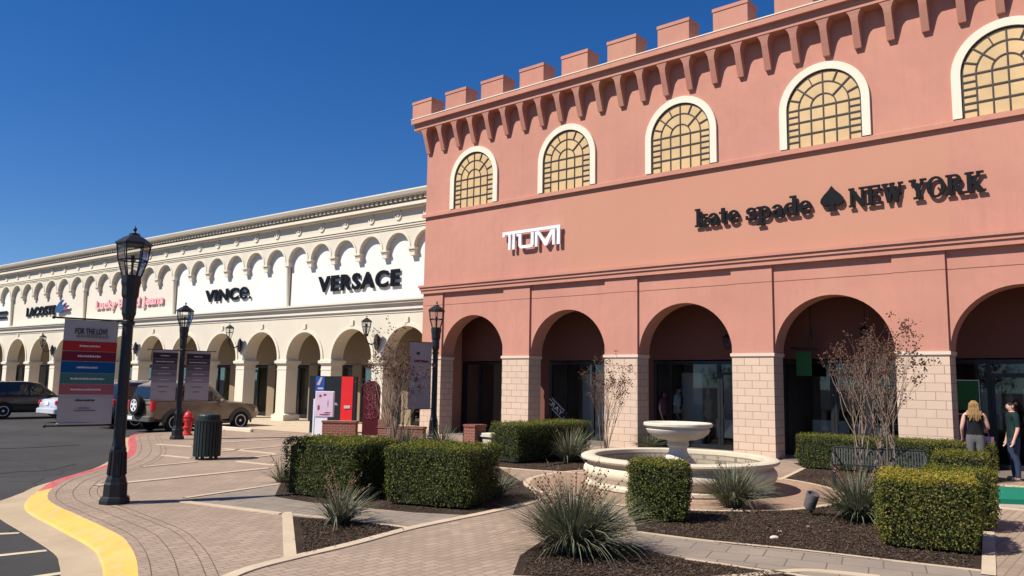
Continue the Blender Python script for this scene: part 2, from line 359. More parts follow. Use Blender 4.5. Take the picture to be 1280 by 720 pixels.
def rl(x, y, z=0): c, s = math.cos(RANG), math.sin(RANG); return Vector((R0_.x+x*c-y*s, R0_.y+x*s+y*c, z))
kp = [(60, 1000), (150, 830), (172, 765), (173, 722), (170, 698), (162, 682), (148, 668), (100, 645), (73, 633), (61, 625), (60, 617), (66, 610), (82, 600), (107, 592), (140, 582), (159, 574), (169, 566), (171, 556), (169, 547), (173, 543.5), (187, 541.5), (240, 539.5), (292, 538.3)]
K = catmull(G(kp), 4); K += [cl(-3.5, -2.3), cl(-12, -2.3), cl(-60, -2.3)]
nK = len(K)
def side(i):
    d = (K[min(i+1, nK-1)]-K[max(i-1, 0)]).normalized(); return Vector((-d.y, d.x, 0))
iy = 4*11                                   # yellow up to about here, red beyond
prof = []
for i in range(nK):
    n = side(i); t = max(0, min(1, (iy+2-i)/4)); fr = i/4
    wk = .17+.10*t; zk = -.004-.09*t; wg = .32+.05*t
    prof.append((K[i]+Vector((0, 0, .001)), K[i]+n*wk+Vector((0, 0, zk)), K[i]+n*(wk+.02)+Vector((0, 0, RZ+.012)), K[i]+n*(wk+.02+wg)+Vector((0, 0, RZ+.006)), K[i]+n*(wk+.03+wg)+Vector((0, 0, RZ-.03))))
def ribbon(name, i0, i1, cols, m):
    b = MB()
    for i in range(i0, i1+1): b.add([prof[i][c] for c in cols], [])
    k = len(cols)
    for i in range(i1-i0):
        for c in range(k-1): a = i*k+c; b.f.append([a, a+1, a+k+1, a+k]); b.mi.append(0)
    return tag(b.build(name, m, smooth=False), kind='structure')
ribbon('yellow_kerb', 0, iy, (0, 1, 2), 'yellow'); ribbon('red_kerb', iy, 4*20, (0, 1, 2), 'redpaint'); ribbon('kerb', 4*20, nK-1, (0, 1, 2), 'gutter'); ribbon('gutter', 0, nK-1, (2, 3, 4), 'gutter')
polymesh('plaza', [tuple(p[:2]) for p in K]+[tuple(cl(-60, 22)[:2]), (20, 70), (70, 40), (70, -14), (2, -14)], 0, 'paver', thick=.2, kind='structure')
polymesh('cream_sidewalk', [cl(-60, -2.1), cl(-4, -2.1), cl(1, -4.5), cl(9.6, -4.0), cl(9.8, 3), cl(-60, 3)], .004, 'band', kind='structure')
for pp in ([(-40, 669.5), (24, 666.6)], [(-60, 701), (58, 688.5)], [(-20, 731), (86, 715.5)]):
    a, b_ = G(pp, RZ); d = (b_-a).normalized(); n = Vector((-d.y, d.x, 0))*.055
    polymesh('stall_line', [a-n, b_-n, b_+n, a+n], RZ+.005, 'lane', kind='structure')
# curved border courses of the pavers, following the kerb
for off in (.11, .34, .57, .68):
    b = MB(); idx = range(6, 78)
    for i in idx: n = -side(i); p = K[i]+n*off; b.add([tuple(p+n*.0045+Vector((0, 0, .003))), tuple(p-n*.0045+Vector((0, 0, .003)))], [])
    for q in range(len(idx)-1): b.f.append([2*q, 2*q+1, 2*q+3, 2*q+2]); b.mi.append(0)
    tag(b.build('paver_joint', 'joint'), kind='structure')
# asphalt crack sealant
def ribbon2(name, pts, wd, z, m, label=None, **kw):
    P = catmull(pts, 6) if len(pts) > 2 else [Vector(p) for p in pts]; b = MB(); n_ = len(P)
    for i, p in enumerate(P):
        d = (P[min(i+1, n_-1)]-P[max(i-1, 0)]); d.z = 0; d.normalize(); n = Vector((-d.y, d.x, 0))*wd/2
        b.add([(p.x+n.x*1.04, p.y+n.y*1.04, z-.03), (p.x+n.x, p.y+n.y, z), (p.x-n.x, p.y-n.y, z), (p.x-n.x*1.04, p.y-n.y*1.04, z-.03)], [])
    for i in range(n_-1):
        for q in range(3): b.f.append([4*i+q, 4*i+q+1, 4*i+q+5, 4*i+q+4]); b.mi.append(0)
    o = b.build(name, m); return tag(o, kind='structure', **kw)
ribbon2('tar_seam', G([(-30, 561), (30, 560), (70, 558), (98, 556)], RZ), .14, RZ+.004, 'rubber')
ribbon2('tar_seam', G([(-30, 596), (20, 590), (60, 588), (95, 580)], RZ), .03, RZ+.004, 'rubber')

FC = g(848, 608)
# grey paver paths and mulch beds, each a sheet a few mm above the one below
polymesh('grey_path', G([(226, 626.5), (347, 606), (360, 600), (470, 640), (600, 643), (598, 645), (515, 661), (365, 646), (351, 642)]), .004, 'paver_grey', kind='structure')
polymesh('grey_path', G([(786, 676), (800, 662), (880, 674), (1000, 686), (1240, 714), (1260, 740), (1080, 735), (994, 716), (899, 704), (857, 698), (824, 692)]), .004, 'paver_grey', kind='structure')
beds = [
    G([(343, 621), (350, 606), (372, 566), (398, 553), (470, 549), (598, 553), (618, 570), (622, 584), (655, 604), (674, 623), (640, 635), (598, 645), (520, 641), (450, 634), (385, 628)]),
    G([(366, 646), (440, 652), (515, 661), (440, 681), (369, 699)]),
    G([(618, 584), (660, 587.5), (732, 592), (800, 560), (799, 566), (735, 566), (602, 561)]),
    G([(797, 666), (880, 676), (915, 681), (1000, 689), (1120, 702.5), (1227, 714.5), (1229, 660), (1232, 625), (1100, 610), (1020, 618), (940, 630), (790, 640)]),
    G([(974, 600), (1006, 585), (992, 579), (1180, 574), (1240, 600), (1232, 628), (1180, 632), (1060, 632), (1010, 620)]),
    G([(690, 668), (788, 681), (824, 692.5), (857, 699), (899, 705), (947, 712), (994, 718), (1000, 742), (930, 735), (640, 722), (650, 695)])]
for i, p in enumerate(beds): polymesh('mulch_bed', p, .006, 'mulch', thick=.02, kind='structure')
def disc(name, c, r0, r1, z, m, seg=72, a0=0, a1=2*PI):
    b = MB()
    for i in range(seg+1): a = a0+(a1-a0)*i/seg; b.add([(c.x+r0*math.cos(a), c.y+r0*math.sin(a), z), (c.x+r1*math.cos(a), c.y+r1*math.sin(a), z)], [])
    for i in range(seg): b.f.append([2*i, 2*i+1, 2*i+3, 2*i+2]); b.mi.append(0)
    return tag(b.build(name, m), kind='structure')
disc('ring_path', FC, .5, 2.74, .009, 'paver_red'); disc('ring_border', FC, 2.74, 2.86, .011, 'band')
def strip(pts, wd=.13, z=.013): ribbon2('concrete_band', G(pts), wd, z, 'band')
strip([(120, 607.5), (336, 585.6)], .16); strip([(178, 584), (245, 577.8)], .12); strip([(297, 577), (345, 582)], .12); strip([(231, 623), (349, 605.5)], .1)
strip([(226, 627), (352, 642.5)], .12); strip([(352, 642), (440, 651), (516, 661)], .055); strip([(280, 561), (346, 567.5)], .14); strip([(204, 569.5), (240, 572.8)], .12); strip([(300, 574), (350, 568)], .12); strip([(197, 555.6), (242, 558.5)], .14)
strip([(240, 556), (350, 549)], .14); strip([(270, 565), (350, 558)], .14)
strip([(230, 752), (300, 716), (370, 697), (440, 680.5), (515, 660.5), (600, 643), (650, 632), (690, 622)], .14, .0145); strip([(359, 641), (363, 699)], .13, .012)
strip([(797, 665.5), (880, 676), (1000, 688), (1120, 702), (1226, 714)], .045); strip([(857, 699.5), (899, 705.5), (947, 712.5), (1000, 720), (1060, 730)], .045)
strip([(640, 723), (735, 726), (830, 728), (936, 720), (1010, 714), (1100, 722)], .12); strip([(618, 584), (660, 587.5), (732, 592)], .07)
strip([(974, 600.5), (992, 592), (1008, 584)], .09); strip([(1236, 640), (1236, 720)], .13); strip([(1232, 633.5), (1300, 640)], .1)
strip([(1224, 604), (1300, 611)], .22); strip([(602, 561), (735, 566), (800, 568)], .1)  # first band: arcade step edge, paled to look sunlit
# loose wood chips lying on the beds
def scatter_chips():
    b = MB(); cnt = 0
    tri = []
    for k, p in enumerate(beds):
        xs = [q.x for q in p]; ys = [q.y for q in p]; area = abs(sum(p[i].x*p[(i+1) % len(p)].y-p[(i+1) % len(p)].x*p[i].y for i in range(len(p))))/2
        n = int(area*(1500 if k in (1, 3, 5) else 420)); made = 0; tries = 0
        while made < n and tries < n*6:
            tries += 1; x = random.uniform(min(xs), max(xs)); y = random.uniform(min(ys), max(ys)); ins = False
            for i in range(len(p)):
                a, c = p[i], p[(i+1) % len(p)]
                if (a.y > y) != (c.y > y) and x < (c.x-a.x)*(y-a.y)/(c.y-a.y)+a.x: ins = not ins
            if not ins or (Vector((x, y, 0))-FC).length < 2.88: continue
            if any(((Vector((x, y, 0))-p[i].lerp(p[(i+1) % len(p)], max(0, min(1, (Vector((x, y, 0))-p[i]).dot(p[(i+1) % len(p)]-p[i])/(p[(i+1) % len(p)]-p[i]).length_squared)))).length < .085) for i in range(len(p))) and random.random() > .03: continue
            made += 1; a = random.uniform(0, PI); l = random.uniform(.006, .024); wd = random.uniform(.003, .008); u = Vector((math.cos(a), math.sin(a), random.uniform(-.5, .5)))*l; v = Vector((-math.sin(a), math.cos(a), random.uniform(-.4, .4)))*wd
            c = Vector((x, y, .012+random.uniform(0, .012))); b.add([c-u-v, c+u-v*.6, c+u*.9+v, c-u+v*.7], [(0, 1, 2, 3)])
    tag(b.build('mulch_chips', 'chip'), 'loose dark wood chips covering the planting beds', 'mulch', kind='stuff')
scatter_chips()
def stones():
    for (x, y, s_) in ((968, 674, .045), (975, 665, .022), (1010, 659, .02), (1036, 664, .02)):
        c = g(x, y); b = MB(); b.sphere((0, 0, s_*.4), s_, 8, 6, (1.3, .8, .6)); o = b.build('pale_stone', 'cap'); o.location = c
        tag(o, 'small pale pebble on the dark mulch by the fountain side hedge' if s_ < .03 else 'largest pale stone on the mulch in front of the fountain', 'stone', 'pale stones on the mulch')
stones()

# ================================================================== SALMON CASTLE BUILDING
RB = thing('castle_building', 'salmon pink shop building with battlements, arched windows and round arcade arches', 'building', R0_, RANG)
AC = [-10.08+4.04*k for k in range(7)]; AR = 1.44; SPR = 2.72; XL, XR = -12.5, 16.2
def arch_wall(b, c, half, z0, z1, r, spr, y0, y1, n=28):
    """wall bay c-half..c+half, z0..z1 with a round arch cut out (front, back and soffit)"""
    for (yy, flip) in ((y0, False), (y1, True)):
        def q(v): b.add(v if not flip else v[::-1], [(0, 1, 2, 3)])
        q([(c-half, yy, z0), (c-r, yy, z0), (c-r, yy, spr), (c-half, yy, spr)]) if spr > z0+1e-4 else None
        q([(c+r, yy, z0), (c+half, yy, z0), (c+half, yy, spr), (c+r, yy, spr)]) if spr > z0+1e-4 else None
        q([(c-half, yy, spr), (c-r, yy, spr), (c-r, yy, z1), (c-half, yy, z1)]); q([(c+r, yy, spr), (c+half, yy, spr), (c+half, yy, z1), (c+r, yy, z1)])
        for i in range(n):
            a, d = PI-PI*i/n, PI-PI*(i+1)/n
            xa, xb = c+r*math.cos(a), c+r*math.cos(d)
            q([(xa, yy, spr+r*math.sin(a)), (xb, yy, spr+r*math.sin(d)), (xb, yy, z1), (xa, yy, z1)])
    for i in range(n):
        a, d = PI-PI*i/n, PI-PI*(i+1)/n
        p, s_ = (c+r*math.cos(a), spr+r*math.sin(a)), (c+r*math.cos(d), spr+r*math.sin(d))
        b.add([(p[0], y0, p[1]), (s_[0], y0, s_[1]), (s_[0], y1, s_[1]), (p[0], y1, p[1])], [(0, 3, 2, 1)])
b = MB()
for c in AC: arch_wall(b, c, 2.02, SPR, 5.02, AR, SPR, .07, .66)
b.box(XL, AC[0]-2.02, .07, .66, SPR, 5.02); b.box(AC[-1]+2.02, XR, .07, .66, SPR, 5.02)
b.box(XL, XR, 0, 20, 5.02, 11.45)
b.box(XL, XL+.4, .66, 20, 0, 5.02); b.box(XR-.4, XR, .66, 20, 0, 5.02)
b.build('wall', 'red', RB)
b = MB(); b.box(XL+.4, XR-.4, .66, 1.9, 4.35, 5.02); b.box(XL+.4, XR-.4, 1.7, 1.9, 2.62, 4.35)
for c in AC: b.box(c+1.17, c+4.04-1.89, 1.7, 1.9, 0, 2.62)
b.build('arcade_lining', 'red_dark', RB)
PC = [-12.0]+[AC[0]+2.02+4.04*k for k in range(7)]
for i, c in enumerate(PC):
    h = .50 if i == 0 else .565
    b = MB(); b.box(c-h, c+h, 0, .64, 0, 2.62); b.build('brick_pier', 'block', RB)
    b = MB(); b.box(c-h-.035, c+h+.035, -.035, .66, 2.64, 2.72); b.box(c-h-.012, c+h+.012, -.012, .65, 2.61, 2.64); b.build('pier_cap', 'cap', RB)
    b = MB(); b.box(c-h, c+h, 0, .07, 2.722, 5.02); b.build('pilaster', 'red', RB)
b = MB()
b.box(XL-.15, XR+.15, -.16, .0, 5.25, 5.33); b.box(XL-.11, XR+.11, -.115, .0, 5.15, 5.25); b.box(XL-.07, XR+.07, -.075, .0, 5.02, 5.15); b.build('string_course', 'red', RB)
b = MB(); b.prism([(-.0, 8.03), (-.10, 7.99), (-.10, 7.875), (0, 7.875)], XL-.1, XR, 0); b.build('sill_course', 'red', RB)
b = MB(); b.box(XL+.02, XR, .066, .072, 4.578, 4.592)
for i, c in enumerate(PC): h = .50 if i == 0 else .565; b.box(c-h, c+h, -.003, .002, 4.578, 4.592)
b.build('control_joint', 'red_dark', RB)
b = MB(); b.box(XL-.36, XR+.3, -.39, 0, 11.2, 11.42); b.build('fascia', 'red', RB)
b = MB(); b.box(XL-.40, XR+.3, -.52, .55, 11.42, 11.585); b.m = 1; b.box(XL-.41, XR+.31, -.535, .56, 11.585, 11.615); b.build('parapet_ledge', ['red', 'win_trim'], RB)  # thin pale top layer paints in the sunlit upper edge
b = MB(); b.box(XL-.36, XR+.3, 0, 20, 11.3, 11.42); b.build('roof', 'gutter', RB)
def merlon_mb():
    b = MB(); b.box(0, 1.0, -.50, .12, 11.615, 12.15); b.box(-.02, 1.02, -.52, .14, 12.17, 12.27); b.box(.0, 1.0, -.5, .12, 12.15, 12.17); return b
for k in range(17):
    b = merlon_mb(); x = -12.86+1.735*k
    b.v = [(p[0]+x, p[1], p[2]) for p in b.v]; b.build('merlon', 'red', RB)
def corbel(x, wd=.085, flare=.19):
    b = MB(); lv = []
    for z, hw, pr in ((10.30, wd, .10), (10.62, wd, .21), (10.92, wd, .31), (11.02, wd*1.12, .335), (11.09, wd*1.4, .35), (11.15, wd*1.8, .365), (11.2, flare, .375)):
        lv.append([(x-hw, 0, z), (x+hw, 0, z), (x+hw, -pr, z), (x-hw, -pr, z)])
    v = sum(lv, []); f = [(0, 1, 2, 3), tuple(len(v)-4+i for i in (3, 2, 1, 0))]
    for k in range(len(lv)-1):
        for i in range(4): j = (i+1) % 4; f.append((k*4+i, k*4+4+i, k*4+4+j, k*4+j))
    b.add(v, f); return b.build('corbel', 'red', RB)
for k in range(38): corbel(-12.36+.7655*k)
def arched_window(c, root):
    r, zb, sp, ro = .935, 8.03, 9.04, 1.13; n = 24
    out = [(c-r, zb), (c+r, zb)]+[(c+r*math.cos(PI*i/n), sp+r*math.sin(PI*i/n)) for i in range(n+1)]
    b = MB(); b.prism(out, -.012, -.004, 1); p = b.build('arched_window', 'tan_pane', root)
    b = MB()
    prof_i = [(c-r, zb)]+[(c+r*math.cos(PI-PI*i/n), sp+r*math.sin(PI-PI*i/n)) for i in range(n+1)]+[(c+r, zb)]
    prof_o = [(c-ro, zb)]+[(c+ro*math.cos(PI-PI*i/n), sp+ro*math.sin(PI-PI*i/n)) for i in range(n+1)]+[(c+ro, zb)]
    m_ = len(prof_i)
    for i in range(m_):
        b.add([(prof_i[i][0], -.075, prof_i[i][1]), (prof_o[i][0], -.075, prof_o[i][1]), (prof_o[i][0], 0, prof_o[i][1]), (prof_i[i][0], 0, prof_i[i][1])], [])
    for i in range(m_-1):
        for a, d in ((0, 1), (1, 2), (3, 0)): b.f.append([i*4+a, i*4+4+a, i*4+4+d, i*4+d]); b.mi.append(0)
    b.build('frame', 'win_trim', p)
    b = MB(); t = .015; yk = [-.03]
    def bar(p0, p1, w=t):
        d = Vector((p1[0]-p0[0], p1[1]-p0[1])); L = d.length; d /= L; nx, nz = -d.y*w, d.x*w; y0 = yk[0]; yk[0] -= .0004
        b.prism([(p0[0]+nx, p0[1]+nz), (p0[0]-nx, p0[1]-nz), (p1[0]-nx, p1[1]-nz), (p1[0]+nx, p1[1]+nz)], y0, -.012, 1)
    def arc(rr, a0=0, a1=PI, n=20, w=t):
        y0 = yk[0]; yk[0] -= .0004
        for i in range(n):
            a, d = a0+(a1-a0)*i/n, a0+(a1-a0)*(i+1)/n
            b.prism([(c+(rr-w)*math.cos(a), sp+(rr-w)*math.sin(a)), (c+(rr+w)*math.cos(a), sp+(rr+w)*math.sin(a)), (c+(rr+w)*math.cos(d), sp+(rr+w)*math.sin(d)), (c+(rr-w)*math.cos(d), sp+(rr-w)*math.sin(d))], y0, -.012, 1)
    q1, q2 = .63, .315
    arc(r-.02, w=.02); arc(q1); arc(q2)
    for s_ in (-1, 1): bar((c+s_*(r-.02), zb), (c+s_*(r-.02), sp), .02); bar((c+s_*q1, zb), (c+s_*q1, sp)); bar((c+s_*q2, zb), (c+s_*q2, sp))
    bar((c, zb), (c, sp+r))
    for z in (sp, sp-.34, sp-.68): bar((c-r, z), (c+r, z), .017)
    for z in (sp-.17, sp-.51, sp-.85):
        for s_ in (-1, 1): bar((c+s_*r, z), (c+s_*q1, z))
    for a in (20, 42, 66, 114, 138, 160):
        ca, sa = math.cos(rad(a)), math.sin(rad(a)); r0 = q2 if a in (42, 138) else q1
        bar((c+r0*ca, sp+r0*sa), (c+r*ca, sp+r*sa))
    b.build('grille', 'grille_brown', p)
for c in AC: arched_window(c, RB)
def storefront(root, c, half, y, ztop, mull, door=None, zb=.0):
    """black framed shop front: frame is a part, each glass pane a sub-part"""
    b = MB(); xs = [c-half]+[c+m for m in mull]+[c+half]
    for i, x in enumerate(xs): e = .09 if i in (0, len(xs)-1) else .04; b.box(x-e, x+e, y-.05, y+.05, zb, ztop)
    b.box(c-half+.09, c+half-.09, y-.045, y+.045, ztop-.1, ztop-.001); b.box(c-half+.09, c+half-.09, y-.045, y+.045, zb, zb+.14)
    if door is not None:
        x0, x1 = xs[door]+.04, xs[door+1]-.04
        for x in (x0+.04, x1-.04): b.box(x-.038, x+.038, y-.035, y+.035, zb+.14, 2.2)
        b.box(x0, x1, y-.036, y+.036, 2.16, 2.26); b.tube([(x0+.12, y-.09, .9), (x0+.12, y-.09, 1.3)], .015)
    f = b.build('shop_front', 'black', root)
    for i in range(len(xs)-1):
        b = MB(); b.box(xs[i]+.03, xs[i+1]-.03, y-.006, y+.006, zb+.1, ztop-.08); b.build('pane', 'glass', f)
mulls = [(-.72, .55), (-.85, .25), (-.95, .62), (-.2, .75), (-.62, .62), (-.4, .6), (-.5, .5)]
for i, c in enumerate(AC): storefront(RB, c-.36, 1.52, 1.76, 2.58, mulls[i], (2, None, 2, 1, 1, None, None)[i])
b = MB(); b.box(XL+.45, XR-.45, 6.0, 6.1, 0, 3.2); b.box(XL+.45, XR-.45, 1.9, 6, 2.9, 3.0); b.box(XL+.45, XR-.45, 1.9, 6, .0, .03)
for c in PC[1:-1]: b.box(c-.1, c+.1, 1.9, 6.0, .03, 2.9)
b.build('shop_interior', 'interior', RB)
for x, y, wd, z0, z1 in ((-10.35, 2.9, .30, .3, 2.2), (-9.45, 2.5, .10, .05, 2.35), (-7.0, 3.0, .45, .05, 2.2), (-6.2, 2.8, .28, .05, 2.0), (-3.2, 2.9, .35, .05, 2.25), (-2.2, 3.6, .3, .4, 2.2), (-1.75, 2.6, .5, .3, .85), (-1.2, 2.9, .14, .1, 2.2), (1.1, 2.7, .5, .3, .95), (2.2, 2.6, .45, .3, .9), (5.0, 2.6, .22, .9, 1.9), (5.9, 3.2, .3, .3, 1.9)):
    b = MB(); b.cbox(x-wd, x+wd, y, y+.08, z0, z1, .01); b.build('display_panel', 'display', RB)
for x, y in ((-9.95, 2.45), (-2.55, 2.7), (1.7, 2.6), (5.4, 2.5)):
    b = MB(); b.lathe([(.14, .03), (.14, .06), (.02, .08), (.02, .8), (.10, .86), (.15, 1.0), (.11, 1.15), (.17, 1.38), (.10, 1.46), (.05, 1.5), (.045, 1.55), (.085, 1.62), (.085, 1.70), (.03, 1.78), (.001, 1.78)], 14, (x, y, 0), 1, .7); b.build('mannequin', 'cream_dark', RB, smooth='auto')
for c in AC[1:4]:
    for z in (.6, 1.1, 1.6, 2.1):
        b = MB(); b.box(c-1.5, c+.9, 5.6, 5.98, z, z+.04)
        x = c-1.45
        while x < c+.8: w_ = random.uniform(.1, .3); b.box(x, x+w_, 5.65, 5.9, z+.041, z+.04+random.uniform(.1, .32)); x += w_+random.uniform(.04, .2)
        b.build('stocked_shelf', 'display', RB)
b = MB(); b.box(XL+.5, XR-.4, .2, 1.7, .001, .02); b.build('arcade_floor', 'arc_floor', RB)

# ================================================================== CREAM ARCADE BUILDING
CB = thing('arcade_building', 'long cream shop building with a row of small blind arches above a round arched arcade', 'building', C0, CANG)
CP = [9.9, 6.72, 3.6, .6, -2.56, -5.75, -8.95, -12.2, -15.6, -19.0, -22.4, -26.0, -29.6, -33.2, -36.8, -40.4, -44.0]
CXL, CXR = -44.4, 10.25
b = MB()
for i in range(len(CP)-1):
    c = (CP[i]+CP[i+1])/2; half = (CP[i]-CP[i+1])/2; r = half-.33
    arch_wall(b, c, half, 2.68, 4.5, r, 2.70, .0, .62, 20)
b.box(CXL, CXR, .62, 14, 4.3, 8.6); b.box(CXL, CXR, 0.001, .62, 4.5, 5.0); b.box(CXL, CXL+.4, .62, 14, 0, 4.3)
b.box(CXL, CXR, .22, .62, 5.0, 8.6)
b.build('wall', 'cream', CB)
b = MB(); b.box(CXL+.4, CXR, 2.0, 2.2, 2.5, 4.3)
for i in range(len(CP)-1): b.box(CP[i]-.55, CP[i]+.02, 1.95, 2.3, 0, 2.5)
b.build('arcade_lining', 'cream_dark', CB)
for i in range(len(CP)-1):
    c = (CP[i]+CP[i+1])/2; r = (CP[i]-CP[i+1])/2-.33; b = MB(); n = 20
    for k in range(n):
        a, d = PI*k/n, PI*(k+1)/n
        b.prism([(c+(r+.0)*math.cos(a), 2.70+(r+.0)*math.sin(a)), (c+(r+.13)*math.cos(a), 2.70+(r+.13)*math.sin(a)), (c+(r+.13)*math.cos(d), 2.70+(r+.13)*math.sin(d)), (c+r*math.cos(d), 2.70+r*math.sin(d))], -.045, -.001, 1)
    b.box(c-.09, c+.09, -.07, -.001, 2.70+r+.13, 2.70+r+.36)
    b.build('arch_trim', 'cream_trim', CB)
for x in CP:
    b = MB(); b.box(x-.32, x+.32, .0, .62, .3, 2.46); b.box(x-.34, x+.34, -.02, .64, 2.24, 2.27)
    b.box(x-.37, x+.37, -.05, .67, 2.46, 2.52); b.box(x-.42, x+.42, -.10, .72, 2.52, 2.64); b.box(x-.36, x+.36, -.04, .66, 2.64, 2.70)
    b.box(x-.44, x+.44, -.12, .74, 0, .26); b.prism([(x-.44, .26), (x+.44, .26), (x+.325, .34), (x-.325, .34)], -.005, .625, 1)
    b.build('pier', 'cream_trim', CB)
b = MB()
for (z0, z1, pr) in ((4.50, 4.62, .03), (4.62, 4.80, .10), (4.80, 4.86, .14), (4.86, 4.95, .22), (4.95, 5.03, .28)): b.box(CXL-.1, CXR, -pr, .22, z0, z1)
b.build('string_course', 'cream_trim', CB)
# sign fields between the slim columns
COLX = [10.0, .6, -8.95, -19.0, -29.6, -40.4]
for i in range(5):
    b = MB(); b.box(COLX[i+1]+.12, COLX[i]-.12, .19, .222, 5.03, 7.9)
    b.build('sign_field', ('white', 'white', 'palecream', 'palecream', 'white')[i], CB)
for x in COLX:
    b = MB(); b.lathe([(.13, 5.03), (.13, 5.12), (.10, 5.16), (.095, 6.8), (.12, 6.84), (.12, 6.88)], 14, (x, .10, 0)); b.box(x-.17, x+.17, -.05, .25, 6.88, 7.06); b.build('slim_column', 'cream_trim', CB, smooth='auto')
SPZ, SK = 7.06, -.02
b = MB(); TR = []
for i in range(5):
    n = 6; p = (COLX[i]-COLX[i+1])/n
    for k in range(n): TR.append((COLX[i+1]+p*(k+.5), p/2))
for c, hf in TR: arch_wall(b, c, hf, SPZ, 8.0, hf-.14, SPZ, SK, .20, 16)
b.box(CXL, CXR, SK, .2, 8.0, 8.7)
b.build('blind_arcade', 'cream', CB)
b = MB()
for c, hf in TR:
    r = hf-.14; n = 14
    for k in range(n):
        a, d = PI*k/n, PI*(k+1)/n
        b.prism([(c+r*math.cos(a), SPZ+r*math.sin(a)), (c+(r+.09)*math.cos(a), SPZ+(r+.09)*math.sin(a)), (c+(r+.09)*math.cos(d), SPZ+(r+.09)*math.sin(d)), (c+r*math.cos(d), SPZ+r*math.sin(d))], SK-.03, SK-.001, 1)
b.build('blind_arch_trim', 'cream_trim', CB)
for c, hf in TR:
    x = c-hf
    if min(abs(x-q) for q in COLX) < .3: continue
    b = MB(); b.box(x-.20, x+.20, SK-.05, .2, 6.98, 7.06); b.box(x-.15, x+.15, SK-.0, .2, 6.90, 6.98); b.box(x-.14, x+.14, SK+.02, .2, 6.74, 6.90); b.build('corbel', 'cream_trim', CB)
for c, hf in TR:
    b = MB(); v = []
    for rr, y in ((.21, SK), (.21, SK-.05), (.17, SK-.05), (.155, SK-.02), (.08, SK-.02), (.06, SK-.06), (.001, SK-.07)):
        for k in range(16): a = 2*PI*k/16; v.append((c+rr*.85*math.cos(a), y, 8.42+rr*math.sin(a)))
    b.add(v, [(j*16+k, j*16+(k+1) % 16, j*16+16+(k+1) % 16, j*16+16+k) for j in range(6) for k in range(16)]); b.build('medallion', 'cream_trim', CB)
b = MB(); b.box(CXL, CXR, SK-.05, SK, 7.94, 7.99); b.box(CXL, CXR, SK-.08, SK, 8.03, 8.09); b.box(CXL, CXR, SK-.03, SK, 7.86, 7.89); b.build('thin_moulding', 'cream_trim', CB)
b = MB(); b.box(CXL-.1, CXR, -.30, .2, 8.68, 8.80); b.box(CXL-.06, CXR, -.2, .2, 8.62, 8.68); b.build('lower_cornice', 'cream_trim', CB)
b = MB(); x = CXL
b.box(CXL, CXR, -.14, .5, 8.8, 9.03)
while x < CXR: b.box(x, x+.13, -.36, -.14, 8.88, 9.02); x += .27
b.build('dentil_course', 'cream', CB)
b = MB(); b.prism([(.5, 9.03), (-.42, 9.03), (-.50, 9.08), (-.56, 9.2), (-.56, 9.25), (.5, 9.25)], CXL-.4, CXR, 0); b.box(CXL-.3, CXR, .5, 14, 8.6, 9.2); b.build('cornice', 'cream_trim', CB)
for i in range(len(CP)-1):
    half = (CP[i]-CP[i+1]-.57)/2; c = (CP[i]-.55+CP[i+1]+.02)/2
    storefront(CB, c, half, 2.08, 2.46, [(-.3, .42), (-.45, .1), (.25,), (-.1, .5)][i % 4], (1, None, None, 1)[i % 4], .05)
b = MB(); b.box(CXL+.4, CXR-.1, 6.0, 6.1, 0, 2.9); b.box(CXL+.4, CXR-.1, 2.3, 6, 2.7, 2.8); b.box(CXL+.4, CXR-.1, 2.3, 6, 0, .03)
for x in CP[1:-1]: b.box(x-.1, x+.1, 2.3, 6, .03, 2.7)
b.build('shop_interior', 'interior', CB)

# ================================================================== SHOP SIGNS (raised letters a hand's breadth off the wall)
def put(b, geo, x, y, z): b.add([(p[0]+x, p[1]+y, p[2]+z) for p in geo[0]], geo[1])
def sign(name, root, x, z, y, label):
    o = thing(name, label, 'shop sign', root.matrix_basis @ Vector((x, y, z)), root.rotation_euler[2], None); return o
for r_ in (RB, CB): r_.matrix_basis = Matrix.Translation(r_.location) @ Matrix.Rotation(r_.rotation_euler[2], 4, 'Z')
def lettering(root, txt, wd, ht, m, depth=.045, bold=.02, y=-.10, x=0, z=0, name='letters', space=1.0):
    b = MB(); put(b, text_geo(txt, wd, ht, depth, bold, 0, space), x, y, z)
    for k in range(int(max(2, wd/.8))): b.box(x+wd*(k+.5)/max(2, int(wd/.8))-.012, x+wd*(k+.5)/max(2, int(wd/.8))+.012, y+.002, .0, z+ht*.42, z+ht*.46)
    return b.build(name, m, root)
s = sign('shop_sign', CB, 2.70, 5.58, .185, 'big black VERSACE lettering on the white field next to the pink building'); lettering(s, 'VERSACE', 5.0, .70, 'letter', .05, .034, -.05, space=1.14)
s = sign('shop_sign', CB, -6.05, 5.58, .185, 'black VINCE lettering on the second white field')
lettering(s, 'VINC', 2.85, .60, 'letter', .05, .04, -.04, space=1.1)
b = MB()
def ringseg(b, cx, cz, rx, rz, tx, tz, a0, a1, y0, y1, n=18):
    for k in range(n):
        a, d = rad(a0+(a1-a0)*k/n), rad(a0+(a1-a0)*(k+1)/n)
        b.prism([(cx+(rx-tx)*math.cos(a), cz+(rz-tz)*math.sin(a)), (cx+rx*math.cos(a), cz+rz*math.sin(a)), (cx+rx*math.cos(d), cz+rz*math.sin(d)), (cx+(rx-tx)*math.cos(d), cz+(rz-tz)*math.sin(d))], y0, y1, 1)
ringseg(b, 3.28, .30, .36, .30, .12, .10, 0, 320, -.09, -.04); b.box(2.98, 3.6, -.088, -.041, .26, .35); b.build('letters', 'letter', s); b = MB(); b.box(3.72, 3.84, -.09, -.04, 0, .12); b.build('full_stop', 'letter', s)
